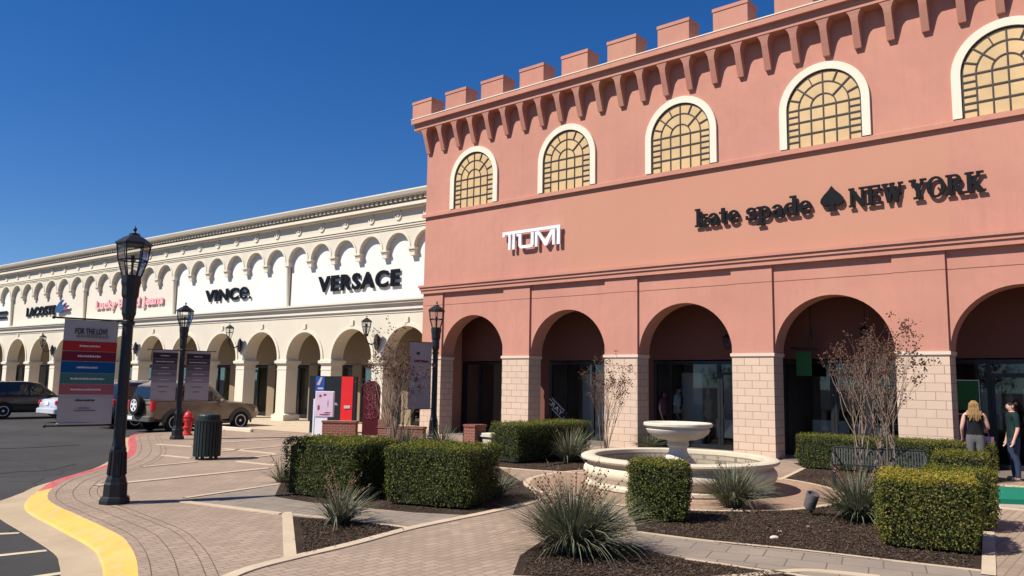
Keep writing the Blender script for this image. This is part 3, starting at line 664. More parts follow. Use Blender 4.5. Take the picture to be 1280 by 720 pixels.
s = sign('shop_sign', CB, -17.5, 5.55, .185, 'pink and white Lucky Brand Jeans lettering above the arcade, partly behind the near lamp'); lettering(s, 'Lucky Brand Jeans', 7.5, .66, 'pinkletter', .05, .035, -.06, space=1.06)
s = sign('shop_sign', CB, -27.2, 5.62, .185, 'dark blue LACOSTE lettering with a small reptile emblem'); lettering(s, 'LACOSTE', 4.3, .62, 'letter', .05, .045, -.04, space=1.1)
cr = [(0, .1), (.25, .0), (.9, .02), (1.2, .12), (1.75, .10), (1.8, .2), (1.45, .26), (1.85, .40), (1.8, .46), (1.3, .36), (1.0, .42), (.75, .62), (1.0, .78), (1.05, .86), (.7, .80), (.4, .62), (.15, .42)]
b = MB(); b.prism([(4.55+.95*x, .08+z*.92) for x, z in cr], -.2, -.12, 1); b.build('reptile_emblem', 'croc', s)
b = MB(); b.prism([(4.55+.95*x, .08+z*.92) for x, z in [(1.3, .18), (1.78, .20), (1.45, .255), (1.72, .36), (1.35, .30)]], -.203, -.19, 1); b.build('emblem_mouth', 'poster_red', s)
s = sign('shop_sign', CB, -33.5, 5.6, .185, 'dark sign at the left edge of the picture beyond the reptile emblem'); 
for z0_, z1_ in ((.36, .56), (.02, .2)): b = MB(); b.box(0, 3.15, -.1, -.05, z0_, z1_); b.build('lettering', 'letter', s)

s = sign('shop_sign', RB, -8.58, 6.25, 0, 'silver TUMI lettering under a long top bar'); b = MB()
ya, yb = -.16, -.10; W_, H_ = 2.42, .62
b.box(0, W_, ya, yb, H_-.10, H_); b.box(0, .10, ya, yb, H_-.16, H_-.102)
b.box(.26, .36, ya+.001, yb, .0, H_-.102); b.box(.44, .54, ya+.001, yb, .0, H_-.102)
b.box(.70, .82, ya+.001, yb, .10, H_-.2); b.box(.62, .82, ya+.001, yb, H_-.2, H_-.12); b.prism([(.70, .10), (.76, .02), (.84, 0), (1.20, 0), (1.30, .02), (1.34, .10)], ya+.001, yb, 1); b.box(1.22, 1.34, ya+.001, yb, .10, H_-.12)
b.box(1.40, 1.50, ya+.001, yb, 0, H_-.12)
b.prism([(1.44, H_-.12), (1.56, H_-.12), (1.86, .12), (1.86, 0), (1.80, 0)], ya+.002, yb, 1); b.prism([(2.16, H_-.12), (2.04, H_-.12), (1.78, .14), (1.81, 0), (1.89, 0)], ya+.003, yb, 1)
b.box(2.10, 2.20, ya+.001, yb, 0, H_-.12); b.box(2.28, 2.40, ya+.001, yb, 0, H_-.102); 
for x in (.4, 1.3, 2.3): b.box(x-.02, x+.02, yb, 0, .3, .34)
b.build('letters', 'silver', s)

# heavy slab-serif letters drawn stroke by stroke (x-height .62 of the capital height)
class Glyphs:
    def __init__(s, h, y0, th): s.b = MB(); s.x = 0; s.h = h; s.y0 = y0; s.th = th; s.k = 0
    def _y(s): s.k += 1; return s.y0-(s.k % 9)*.0012
    def R(s, x0, x1, z0, z1): h = s.h; x0 -= .018; x1 += .018; z0 -= .012; z1 += .012; s.b.box(s.x+x0*h, s.x+x1*h, s._y(), s.y0+s.th, z0*h, z1*h)
    def L(s, x0, z0, x1, z1, w):
        h = s.h; w += .035; d = Vector((x1-x0, z1-z0)).normalized(); n = (-d.y*w/2, d.x*w/2)
        s.b.prism([(s.x+(x0+n[0])*h, (z0+n[1])*h), (s.x+(x0-n[0])*h, (z0-n[1])*h), (s.x+(x1-n[0])*h, (z1-n[1])*h), (s.x+(x1+n[0])*h, (z1+n[1])*h)], s._y(), s.y0+s.th, 1)
    def O(s, cx, cz, rx, rz, tx, tz, a0=0, a1=360, n=20): h = s.h; rx += .015; rz += .012; tx += .03; tz += .03; ringseg(s.b, s.x+cx*h, cz*h, rx*h, rz*h, tx*h, tz*h, a0, a1, s._y(), s.y0+s.th, n)
    def put(s, ch):
        R, L, O = s.R, s.L, s.O; X = .66; adv = .7
        if ch == 'k': R(.08, .25, 0, 1); R(0, .25, .92, 1); R(0, .34, 0, .08); L(.25, .28, .55, X, .11); L(.30, .34, .58, .03, .17); R(.40, .68, X-.08, X); R(.42, .74, 0, .08); adv = .74
        elif ch == 'a': O(.28, .20, .26, .21, .14, .09); R(.36, .52, .06, .46); O(.28, .44, .25, .22, .15, .09, 0, 170); R(.36, .62, 0, .08); adv = .64
        elif ch == 't': R(.12, .28, .12, .86); R(0, .42, X-.09, X); O(.30, .16, .19, .17, .15, .09, 180, 330); adv = .48
        elif ch == 'e': O(.30, .33, .30, .34, .16, .08, 0, 325); R(.12, .58, .29, .37); adv = .66
        elif ch == 's': O(.26, .48, .23, .19, .13, .09, 30, 280); O(.26, .18, .25, .20, .13, .10, -160, 100); R(.42, .49, .44, .62); R(.0, .07, .06, .24); adv = .58
        elif ch == 'p': R(.10, .27, -.30, X); R(0, .27, X-.08, X); R(0, .38, -.32, -.24); O(.38, .33, .31, .34, .17, .09, -125, 125); adv = .76
        elif ch == 'd': R(.42, .59, 0, 1); R(.30, .59, .92, 1); R(.42, .70, 0, .08); O(.30, .33, .31, .34, .17, .09, 50, 310); adv = .74
        elif ch == 'N': R(.08, .20, 0, 1); R(.72, .84, 0, 1); L(.13, .96, .80, .06, .2); R(0, .30, .92, 1); R(0, .3, 0, .08); R(.60, .96, .92, 1); adv = 1.04
        elif ch == 'E': R(.10, .30, 0, 1); R(0, .76, .91, 1); R(0, .78, 0, .09); R(.3, .60, .46, .55); R(.66, .76, .70, 1); R(.68, .78, 0, .3); R(.54, .62, .38, .63); adv = .88
        elif ch == 'W': L(.14, 1, .38, .0, .19); L(.38, .0, .60, 1, .10); L(.52, 1, .80, .0, .19); L(.80, .0, 1.02, 1, .1); R(0, .34, .92, 1); R(.42, .70, .92, 1); R(.90, 1.16, .92, 1); adv = 1.2
        elif ch == 'Y': L(.16, 1, .45, .42, .20); L(.45, .42, .74, 1, .11); R(.36, .56, 0, .46); R(0, .36, .92, 1); R(.58, .90, .92, 1); R(.22, .70, 0, .08); adv = .92
        elif ch == 'O': O(.48, .5, .47, .53, .2, .08, 0, 360, 28); adv = 1.02
        elif ch == 'R': R(.10, .30, 0, 1); R(0, .46, .92, 1); R(0, .40, 0, .08); O(.44, .74, .32, .26, .19, .08, -90, 90); R(.3, .5, .48, .56); L(.46, .5, .74, .03, .2); R(.60, .92, 0, .08); adv = .98
        elif ch == 'K': R(.10, .30, 0, 1); R(0, .42, .92, 1); R(0, .42, 0, .08); L(.30, .42, .74, .98, .10); L(.40, .58, .78, .03, .2); R(.56, .90, .92, 1); R(.56, .98, 0, .08); adv = 1.0
        elif ch == ' ': adv = .32
        s.x += adv*s.h*.985
s = sign('shop_sign', RB, -1.52, 6.26, 0, 'black slab serif kate spade NEW YORK lettering with a spade emblem'); 
gl = Glyphs(.50, -.105, .05)
for ch in 'kate spade': gl.put(ch)
k_ = 3.24/gl.x; gl.b.v = [(p[0]*k_, p[1], p[2]*1.0) for p in gl.b.v]
for x in (.3, 1.1, 2.0, 2.9): gl.b.box(x-.015, x+.015, -.08, 0, .2, .23)
gl.b.build('letters', 'letter', s)
g2 = Glyphs(.46, -.105, .05)
for ch in 'NEW YORK': g2.put(ch)
k_ = 2.92/g2.x; g2.b.v = [(p[0]*k_+4.13, p[1], p[2]+.02) for p in g2.b.v]
for x in (4.3, 5.3, 6.1, 6.8): g2.b.box(x-.015, x+.015, -.08, 0, .2, .23)
g2.b.build('letters', 'letter', s)
sp = [(0, .62)]
for (x, z) in ((.07, .52), (.19, .40), (.265, .30), (.275, .21), (.22, .13), (.13, .11), (.055, .16), (.06, .08), (.11, .0)): sp.append((x, z))
sp += [(-x, z) for x, z in sp[:0:-1]]
b = MB(); b.prism([(3.72+x*1.02, z) for x, z in sp], -.11, -.05, 1); b.box(3.70, 3.74, -.07, 0, .28, .32); b.build('spade_emblem', 'letter', s)

# ================================================================== STREET LAMPS
def lantern_parts(root, z0, k=1.0, cx=0, cy=0):
    """tapered six sided lantern, z0 is its lower rim"""
    def P(r, z, i, n=6): a = 2*PI*(i+.5)/n; return (cx+r*k*math.cos(a), cy+r*k*math.sin(a), z0+z*k)
    b = MB()
    for i in range(6):
        b.tube([P(.10, 0, i), P(.205, .34, i), P(.235, .58, i)], .011*k, 5)
        for r, z, t in ((.205, .34, .012), (.238, .58, .016), (.10, .0, .014)): b.tube([P(r, z, i), P(r, z, i+1)], t*k, 5)
    b.lathe([(.015, 0), (.02, .3), (.03, .32), (.03, .4), (.01, .42)], 8, (cx, cy, z0))
    b.build('lantern_frame', 'black', root)
    b = MB(); v = [P(.098, .0, i) for i in range(6)]+[P(.20, .34, i) for i in range(6)]+[P(.23, .58, i) for i in range(6)]
    b.add(v, [(q*6+i, q*6+(i+1) % 6, q*6+6+(i+1) % 6, q*6+6+i) for q in range(2) for i in range(6)]); b.build('lantern_glass', 'lampglass', root)
    b = MB(); v = []
    for r, z in ((.262, .575), (.262, .60), (.15, .685), (.08, .72), (.075, .75)): v += [P(r, z, i) for i in range(6)]
    b.add(v, [(q*6+i, q*6+(i+1) % 6, q*6+6+(i+1) % 6, q*6+6+i) for q in range(4) for i in range(6)]+[(24, 25, 26, 27, 28, 29), (5, 4, 3, 2, 1, 0)])
    b.lathe([(.03*k, .75*k), (.012*k, .78*k), (.026*k, .80*k), (.03*k, .82*k), (.012*k, .845*k), (.001, .88*k)], 8, (cx, cy, z0)); b.build('lantern_roof', 'black', root)
def street_lamp(pos, label, arms):
    t = thing('street_lamp', label, 'street lamp', pos, 0, 'black lamp posts along the plaza')
    b = MB(); b.lathe([(.215, 0), (.215, .05), (.20, .09), (.17, .11), (.165, .28), (.15, .31), (.140, .36), (.125, .40), (.110, .74), (.116, .77), (.098, .82), (.085, .93)], 8)
    for i in range(12): a = 2*PI*i/12; b.tube([(.124*math.cos(a), .124*math.sin(a), .41), (.107*math.cos(a), .107*math.sin(a), .74)], .011, 5)
    b.build('lamp_base', 'black', t)
    b = MB(); b.lathe([(.083, .92), (.075, 2.6), (.095, 2.62), (.095, 2.66), (.075, 2.68)], 14); b.build('pole', 'black', t, smooth='auto')
    b = MB(); b.lathe([(.075, 2.68), (.085, 2.72), (.105, 2.78), (.105, 3.0), (.125, 3.05), (.13, 3.18), (.145, 3.24), (.145, 3.34), (.10, 3.36)], 8); b.build('collar', 'black', t)
    lantern_parts(t, 3.25)
    for az, z0, z1 in arms:
        d = Vector((math.cos(rad(az)), math.sin(rad(az)), 0))
        for z in (z0, z1): b = MB(); b.tube([d*.06+Vector((0, 0, z)), d*.98+Vector((0, 0, z))], .014, 6); b.sphere(d*.98+Vector((0, 0, z)), .024, 8, 6); b.build('banner_arm', 'black', t)
    return t
L1, L2, L3 = g(143, 629), g(221, 549), g(541, 560)
street_lamp(L1, 'tall black lamp post nearest the yellow kerb with the coloured striped banner', [(220, 1.13, 2.66)])
street_lamp(L2, 'black lamp post beside the red hydrant carrying two grey striped banners', [(220, 1.13, 2.64), (40, 1.13, 2.64)])
street_lamp(L3, 'black lamp post at the corner of the pink building with one plain grey banner', [(220, 1.08, 2.92)])
def banner(pole, az, ztop, zbot, stripes, label, title=None, wd=.71, group=None):
    d = Vector((math.cos(rad(az)), math.sin(rad(az)), 0)); off = d*.13 if az < 90 else d*(.13+wd)
    t = thing('lamp_banner', label, 'banner', pole+off+Vector((0, 0, zbot)), rad(40), group); H = ztop-zbot
    b = MB(); n = 12; vs = []
    for y_ in (-.006, .006):
        for j in range(n+1):
            for i in range(7): vs.append((wd*i/6, y_+.012*math.sin(i*.9+j*.35), H*j/n))
    k = 7*(n+1); f = [(j*7+i, j*7+i+1, j*7+i+8, j*7+i+7) for j in range(n) for i in range(6)]
    f += [tuple(k+q for q in r[::-1]) for r in f]
    b.add(vs, f); b.tube([(0, 0, 0), (wd, 0, 0)], .016, 6); b.tube([(0, 0, H), (wd, 0, H)], .016, 6); p = b.build('banner_cloth', 'banner_bg', t)
    for (a, c, m, marks) in stripes:
        b = MB(); v = []
        for q in range(7): v += [(wd*q/6, -.009+.012*math.sin(q*.9+H*0+(c*n)*.35), H*c), (wd*q/6, -.009+.012*math.sin(q*.9+(a*n)*.35), H*a)]
        v = [(x, y-.002, z) for x, y, z in v]; b.add(v, [(2*q, 2*q+1, 2*q+3, 2*q+2) for q in range(6)]); b.build('stripe', m, t)
        for (x0, x1, zz, hh, mm) in marks:
            b = MB(); x = x0*wd
            while x < x1*wd: l = random.uniform(.012, .03); b.box(x, min(x+l, x1*wd), -.026, -.024, H*zz-hh*.5, H*zz+hh*.5*random.uniform(.5, 1)); x += l+.007
            b.build('small_print', mm, t)
    if title:
        b = MB(); put(b, text_geo(title, wd*.60, .085, .003, .02), wd*.2, -.026, H*.87); b.build('lettering', 'ink', t)
        b = MB(); x = wd*.24
        while x < wd*.78: l = random.uniform(.02, .04); b.box(x, x+l, -.026, -.024, H*.835, H*.835+.04); x += l+.015
        b.build('small_print', 'grey4', t)
    return t
def mk(z, a=.25, c=.75, m='paletext', h=.028): return [(a, c, z, h, m)]
banner(L1, 220, 2.63, 1.16, [(.705, .80, 'banner_red', mk(.755, .3, .68)), (.605, .70, 'banner_maroon', mk(.655, .28, .70)), (.49, .60, 'banner_blue', mk(.545, .28, .66)), (.385, .485, 'banner_teal', mk(.435, .18, .8)), (.28, .38, 'banner_pink', mk(.33, .2, .75)),
    (.255, .26, 'banner_bg', mk(.225, .3, .66, 'ink')+mk(.15, .38, .58, 'grey3', .018)+mk(.125, .3, .68, 'grey3', .018))], 'pale banner striped red, maroon, blue, teal and pink, headed FOR THE LOVE', 'FOR THE LOVE')
GS = [(.84, .955, 'grey1', mk(.895, .3, .65)), (.72, .835, 'grey2', mk(.775, .12, .85)), (.60, .715, 'grey3', mk(.655, .35, .65)), (.475, .595, 'grey4', mk(.535, .25, .75)), (.36, .47, 'grey5', mk(.415, .3, .7)), (.345, .35, 'banner_bg', mk(.27, .25, .7, 'grey2', .02)+mk(.17, .35, .6, 'grey2', .02))]
banner(L2, 220, 2.62, 1.15, GS, 'grey graded banner to the left of the lamp post by the hydrant', group='grey striped banners')
banner(L2, 40, 2.62, 1.15, GS, 'grey graded banner to the right of the lamp post by the hydrant', group='grey striped banners')
banner(L3, 220, 2.90, 1.10, [(.80, .86, 'banner_bg', mk(.84, .3, .45, 'ink', .09)), (.70, .74, 'banner_bg', mk(.72, .2, .85, 'banner_maroon', .07)), (.3, .34, 'banner_bg', mk(.32, .3, .8, 'grey3', .02)), (.42, .5, 'banner_bg', mk(.46, .25, .75, 'grey3', .02))], 'plain grey banner seen through bare twigs in front of the building corner', wd=.74)
# lanterns on iron brackets along the cream arcade
for x, lab in ((6.72, 'bracket lantern on the pier nearest the pink building, behind bare twigs'), (-2.56, 'bracket lantern on the cream pier below the right half of the VINCE field'), (-12.2, 'bracket lantern on the cream pier just right of the near lamp post'), (-22.4, 'bracket lantern on the cream pier left of the coloured banner')):
    p = cl(x, -.06, 0); t = thing('wall_lantern', lab, 'lantern', p, CANG, 'bracket lanterns on the cream arcade')
    b = MB(); v = []; b.T = Matrix.Translation((0, -.03, 3.36)) @ Matrix.Rotation(PI/2, 4, 'X'); b.lathe([(.17, -.03), (.20, 0), (.17, .03), (.06, .06)], 16, sx=.9, sy=1.7); b.build('back_plate', 'grey1', t)
    b = MB(); b.tube([(0, -.06, 3.36), (0, -.3, 3.24), (0, -.5, 3.3), (0, -.6, 3.5), (0, -.6, 3.62)], .028, 7); b.lathe([(.06, 3.55), (.10, 3.62), (.06, 3.66)], 8, (0, -.6, 0)); b.build('bracket', 'black', t)
    lantern_parts(t, 3.64, .85, 0, -.6)

# ================================================================== PARKED CARS
def ring_pts(st):
    x, zb, zl, zr, wl, wr = st
    h = [(wl*.80, zb), (wl*.96, zb+.09), (wl, zb+(zl-zb)*.5), (wl*.985, zl-.05), (wl*.955, zl), (wr+.02, zr-.09), (wr*.93, zr-.02), (wr*.6, zr+.005)]
    return [(x, y, z) for y, z in h]+[(x, -y, z) for y, z in h[::-1]]
def car(label, paint, ST, L, W, wheels, wr, panes, heading_pt, group, flare=None, spare=False, lights=(.9, .16), glassrear=True, rails=False):
    t = thing('parked_car', label, 'car', (0, 0, 0), CANG+PI/2, group)
    b = MB(); n = 16
    rings = [ring_pts(s_) for s_ in ST]; b.add(sum(rings, []), [])
    for k in range(len(ST)-1):
        for i in range(n): j = (i+1) % n; b.f.append([k*n+i, (k+1)*n+i, (k+1)*n+j, k*n+j]); b.mi.append(0)
    b.f.append(list(range(n))); b.mi.append(0); b.f.append([(len(ST)-1)*n+i for i in range(n-1, -1, -1)]); b.mi.append(0)
    body = b.build('body', paint, t, smooth='auto')
    def surf(x, u, sgn, idx=(4, 5)):
        for k in range(len(ST)-1):
            if ST[k][0] <= x <= ST[k+1][0]:
                f_ = (x-ST[k][0])/(ST[k+1][0]-ST[k][0]); A = [Vector(q) for q in rings[k]]; B = [Vector(q) for q in rings[k+1]]
                p = A[idx[0]].lerp(B[idx[0]], f_); q = A[idx[1]].lerp(B[idx[1]], f_); r = p.lerp(q, u); return Vector((r.x, sgn*(abs(r.y)+.006), r.z))
    for sgn in (1, -1):
        for (x0, x1, u00, u01, u10, u11) in panes:
            b = MB(); m = 5; v = []
            for i in range(m+1):
                x = x0+(x1-x0)*i/m; v += [surf(x, u00+(u10-u00)*i/m, sgn), surf(x, u01+(u11-u01)*i/m, sgn)]
            b.add(v, [(2*i, 2*i+1, 2*i+3, 2*i+2) for i in range(m)]); b.build('window', 'carglass', t)
    def cross(k, u0, u1, name, off):
        A, B = [Vector(q) for q in rings[k]], [Vector(q) for q in rings[k+1]]
        nrm = (B[7]-A[7]).cross(Vector((0, 1, 0))).normalized(); nrm = nrm if nrm.z > 0 or abs(nrm.z) < .01 else -nrm
        ids = (5, 6, 7, 8, 9, 10); v = []
        for i in ids: v += [A[i].lerp(B[i], u0)+nrm*.006, A[i].lerp(B[i], u1)+nrm*.006]
        b = MB(); b.add(v, [(2*i, 2*i+1, 2*i+3, 2*i+2) for i in range(len(ids)-1)]); b.build(name, 'carglass', t)
    up = max(range(len(ST)-1), key=lambda k: ST[k+1][3]-ST[k][3]); dn = min(range(len(ST)-1), key=lambda k: ST[k+1][3]-ST[k][3])
    cross(up, .12, .9, 'rear_window', 0); cross(dn, .08, .92, 'windscreen', 0)
    for x in wheels:
        for sgn in (1, -1):
            wh = bpy.data.objects.new('wheel', None); COL.objects.link(wh); wh.parent = t; wh.location = (x, sgn*(W-.10), wr)
            b = MB(); b.T = Matrix.Rotation(-sgn*PI/2, 4, 'X'); b.lathe([(wr*.62, -.1), (wr*.94, -.11), (wr, -.07), (wr, .07), (wr*.94, .11), (wr*.66, .115), (wr*.62, .09)], 22); b.build('tyre', 'rubber', wh)
            b = MB(); b.T = Matrix.Rotation(-sgn*PI/2, 4, 'X'); b.lathe([(wr*.64, .05), (wr*.62, .10), (wr*.56, .10), (wr*.54, .05), (.001, .045)], 20); b.lathe([(.055, .04), (.05, .09), (.001, .095)], 10)
            for q in range(5):
                a = 2*PI*q/5; b.prism([(.03*math.cos(a+1.57), .03*math.sin(a+1.57)), (.03*math.cos(a-1.57), .03*math.sin(a-1.57)), (wr*.58*math.cos(a-.1), wr*.58*math.sin(a-.1)), (wr*.58*math.cos(a+.1), wr*.58*math.sin(a+.1))], .05, .085)
            b.build('rim', 'silver', wh)
            b = MB(); m = 14; v = []                                  # dark wheel opening, with a plastic flare when the car has one
            for i in range(m+1):
                a = PI*i/m; v += [(x+(wr+.05)*math.cos(a), sgn*(W+.004), wr+(wr+.05)*math.sin(a)), (x+(wr+.05)*math.cos(a), sgn*(W-.25), wr+(wr+.05)*math.sin(a)), (x, sgn*(W-.02), wr)]
            b.add(v, [(3*i, 3*i+1, 3*i+4, 3*i+3) for i in range(m)]+[(3*i, 3*i+3, 3*i+2) for i in range(m)])
            if flare:
                v = []
                for i in range(m+1):
                    a = PI*(i/m*1.12-.06); v += [(x+(wr+.05)*math.cos(a), sgn*(W+.02), wr+(wr+.05)*math.sin(a)), (x+(wr+.13)*math.cos(a), sgn*(W+.0), wr+(wr+.13)*math.sin(a)), (x+(wr+.05)*math.cos(a), sgn*(W-.02), wr+(wr+.05)*math.sin(a))]
                b.add(v, [(3*i, 3*i+1, 3*i+4, 3*i+3) for i in range(m)]+[(3*i, 3*i+3, 3*i+5, 3*i+2) for i in range(m)])
            b.build('wheel_arch', flare or 'rubber', t)
    for sgn in (1, -1):
        b = MB(); y0, y1 = sorted((sgn*(ST[1][4]-.17), sgn*(ST[1][4]+.004))); b.cbox(-.02, .16, y0, y1, lights[0]-lights[1], lights[0]+lights[1], .03); b.build('tail_light', 'taillight', t)
        b = MB(); b.cbox(L-.30, L-.12, min(sgn*(W-.32), sgn*(W-.08)), max(sgn*(W-.32), sgn*(W-.08)), .66, .82, .03); b.build('headlight', 'chrome', t)
        b = MB(); xm = ST[dn+1][0]-.35; b.sphere((xm, sgn*(W+.11), ST[dn][2]+.06), .1, 10, 8, (.6, 1, .8)); b.tube([(xm, sgn*(W-.05), ST[dn][2]), (xm, sgn*(W+.08), ST[dn][2]+.04)], .02); b.build('mirror', paint, t)
        for xh in (1.75, 2.6):
            if xh < ST[dn+1][0]-.2: b = MB(); b.box(xh, xh+.16, min(sgn*(W-.02), sgn*(W+.02)), max(sgn*(W-.02), sgn*(W+.02)), ST[4][2]-.16, ST[4][2]-.125); b.build('door_handle', paint, t)
    b = MB(); b.cbox(-.09, .14, -W+.05, W-.05, .40, .60, .04); b.build('rear_bumper', flare or paint, t)
    b = MB(); b.box(-.034, -.02, -.16, .16, .74, .88) if not spare else b.box(-.1, -.092, .3, .6, .44, .56); b.build('number_plate', 'poster_white', t)
    b = MB(); b.box(wheels[0]+wr+.1, wheels[1]-wr-.1, -W+.0, W-.0, .27, .37); b.build('side_sill', flare or 'rubber', t)
    if spare:
        sw = bpy.data.objects.new('spare_wheel', None); COL.objects.link(sw); sw.parent = t; sw.location = (-.14, -.02, .95)
        b = MB(); b.T = Matrix.Rotation(-PI/2, 4, 'Y'); b.lathe([(.2, -.11), (.33, -.11), (.36, -.07), (.36, .06), (.33, .10), (.23, .105), (.21, .08)], 22); b.build('tyre', 'rubber', sw)
        b = MB(); b.T = Matrix.Rotation(-PI/2, 4, 'Y'); b.lathe([(.225, .06), (.215, .10), (.19, .10), (.18, .05), (.06, .06), (.05, .10), (.001, .10)], 20)
        for q in range(5): a = 2*PI*q/5; b.prism([(.03*math.cos(a+1.57), .03*math.sin(a+1.57)), (.03*math.cos(a-1.57), .03*math.sin(a-1.57)), (.2*math.cos(a-.2), .2*math.sin(a-.2)), (.2*math.cos(a+.2), .2*math.sin(a+.2))], .05, .09)
        b.build('rim', 'silver', sw)
    if rails:
        for sgn in (1, -1): b = MB(); b.tube([(.6, sgn*.6, ST[3][3]-.02), (.7, sgn*.6, ST[3][3]+.06), (2.2, sgn*.6, ST[3][3]+.05), (2.35, sgn*.6, ST[3][3]-.04)], .018); b.build('roof_rail', 'silver', t)
    # stand it on the asphalt with the reference point (local) over the given ground point
    ref, gp = heading_pt; c, s_ = math.cos(t.rotation_euler[2]), math.sin(t.rotation_euler[2])
    t.location = (gp.x-(ref[0]*c-ref[1]*s_), gp.y-(ref[0]*s_+ref[1]*c), RZ+.008)
    return t
SUV = [(0, .48, 1.0, 1.04, .80, .78), (.05, .42, 1.05, 1.10, .86, .83), (.24, .4, 1.08, 1.66, .88, .70), (.5, .36, 1.08, 1.75, .89, .70), (1.6, .34, 1.06, 1.78, .9, .70), (2.3, .34, 1.05, 1.71, .9, .69), (2.95, .34, 1.04, 1.12, .9, .80), (3.3, .35, 1.03, 1.08, .89, .78), (4.0, .36, .98, 1.02, .86, .74), (4.3, .42, .88, .92, .80, .68), (4.4, .5, .74, .78, .74, .6)]
SP_ = [(.34, .95, .14, .88, .14, .9), (1.03, 1.78, .12, .92, .12, .92), (1.86, 2.62, .12, .92, .12, .55)]
gpT = g(216, 541, RZ); WN = Vector((math.cos(CANG), math.sin(CANG), 0))
PG = 'cars parked in front of the cream arcade'
car('tan off road car with a spare wheel on its tailgate behind the hydrant', 'car_tan', SUV, 4.4, .9, (.85, 3.5), .36, SP_, ((.85, -.8), gpT), PG, 'plastic', True, (.95, .17), rails=True)
SUV2 = [(a, b_, c*.98, d*.99, e, f) for a, b_, c, d, e, f in SUV]
car('dark blue black car half hidden behind the near lamp post and coloured banner', 'car_navy', SUV2, 4.4, .9, (.85, 3.5), .35, SP_, ((.85, -.8), gpT-WN*2.75), PG, None, False, (1.0, .1), rails=True)
SED = [(0, .46, .82, .86, .76, .62), (.06, .38, .92, .96, .84, .68), (.35, .33, .96, 1.01, .88, .70), (.85, .3, .97, 1.03, .89, .72), (1.5, .28, .96, 1.38, .89, .60), (2.1, .28, .95, 1.45, .89, .60), (2.55, .28, .94, 1.40, .89, .60), (3.3, .28, .93, 1.0, .88, .74), (3.7, .3, .91, .96, .87, .74), (4.4, .34, .82, .86, .82, .68), (4.68, .42, .66, .70, .74, .56)]
SPS = [(1.35, 2.1, .12, .4, .1, .9), (2.16, 2.9, .1, .9, .1, .5)]
car('silver sedan whose tail shows between the black car and the coloured banner', 'car_silver', SED, 4.68, .88, (.95, 3.75), .33, SPS, ((.0, -.80), g(68, 530, RZ)), PG, None, False, (.84, .08))
SUVL = [(a*1.08, b_*.85, c*.93, d*.93, e*1.02, f*1.0) for a, b_, c, d, e, f in SUV]
car('black car at the left edge of the picture', 'car_black', SUVL, 4.75, .92, (.95, 3.75), .35, [(a*1.08, b_*1.08, c, d, e, f) for a, b_, c, d, e, f in SP_], ((.95, -.82), g(2, 524, RZ)), PG, None, False, (.9, .08))
# wheel stop
b = MB(); b.cbox(-.9, .9, -.07, .07, 0, .12, .03); o = b.build('wheel_stop', 'cap'); o.location = g(296, 538.5); o.rotation_euler = (0, 0, CANG); tag(o, 'pale concrete wheel stop at the front wheel of the tan car', 'wheel stop')

# ================================================================== HEDGES, GRASSES, BARE SHRUBS
def leaves(name, pos, nrm, size, m, parent, spread=.9):
    """one small pointed leaf (a folded quad) per point, facing roughly outwards"""
    n = len(pos); d = nrm+rng.normal(0, spread, (n, 3)); d /= np.linalg.norm(d, axis=1)[:, None]
    u = np.cross(d, rng.normal(0, 1, (n, 3))); u /= np.linalg.norm(u, axis=1)[:, None]; v = np.cross(d, u)
    s = (size*rng.uniform(.6, 1.25, n))[:, None]
    V = np.stack([pos-u*s, pos-v*s*.55+d*s*.12, pos+u*s, pos+v*s*.55+d*s*.12], 1).reshape(-1, 3)
    me = bpy.data.meshes.new(name); me.vertices.add(4*n); me.vertices.foreach_set('co', V.ravel()); me.loops.add(4*n); me.loops.foreach_set('vertex_index', np.arange(4*n, dtype=np.int32))
    me.polygons.add(n); me.polygons.foreach_set('loop_start', np.arange(0, 4*n, 4, dtype=np.int32)); me.polygons.foreach_set('loop_total', np.full(n, 4, dtype=np.int32)); me.update()
    me.materials.append(M[m]); o = bpy.data.objects.new(name, me); COL.objects.link(o); o.parent = parent; return o
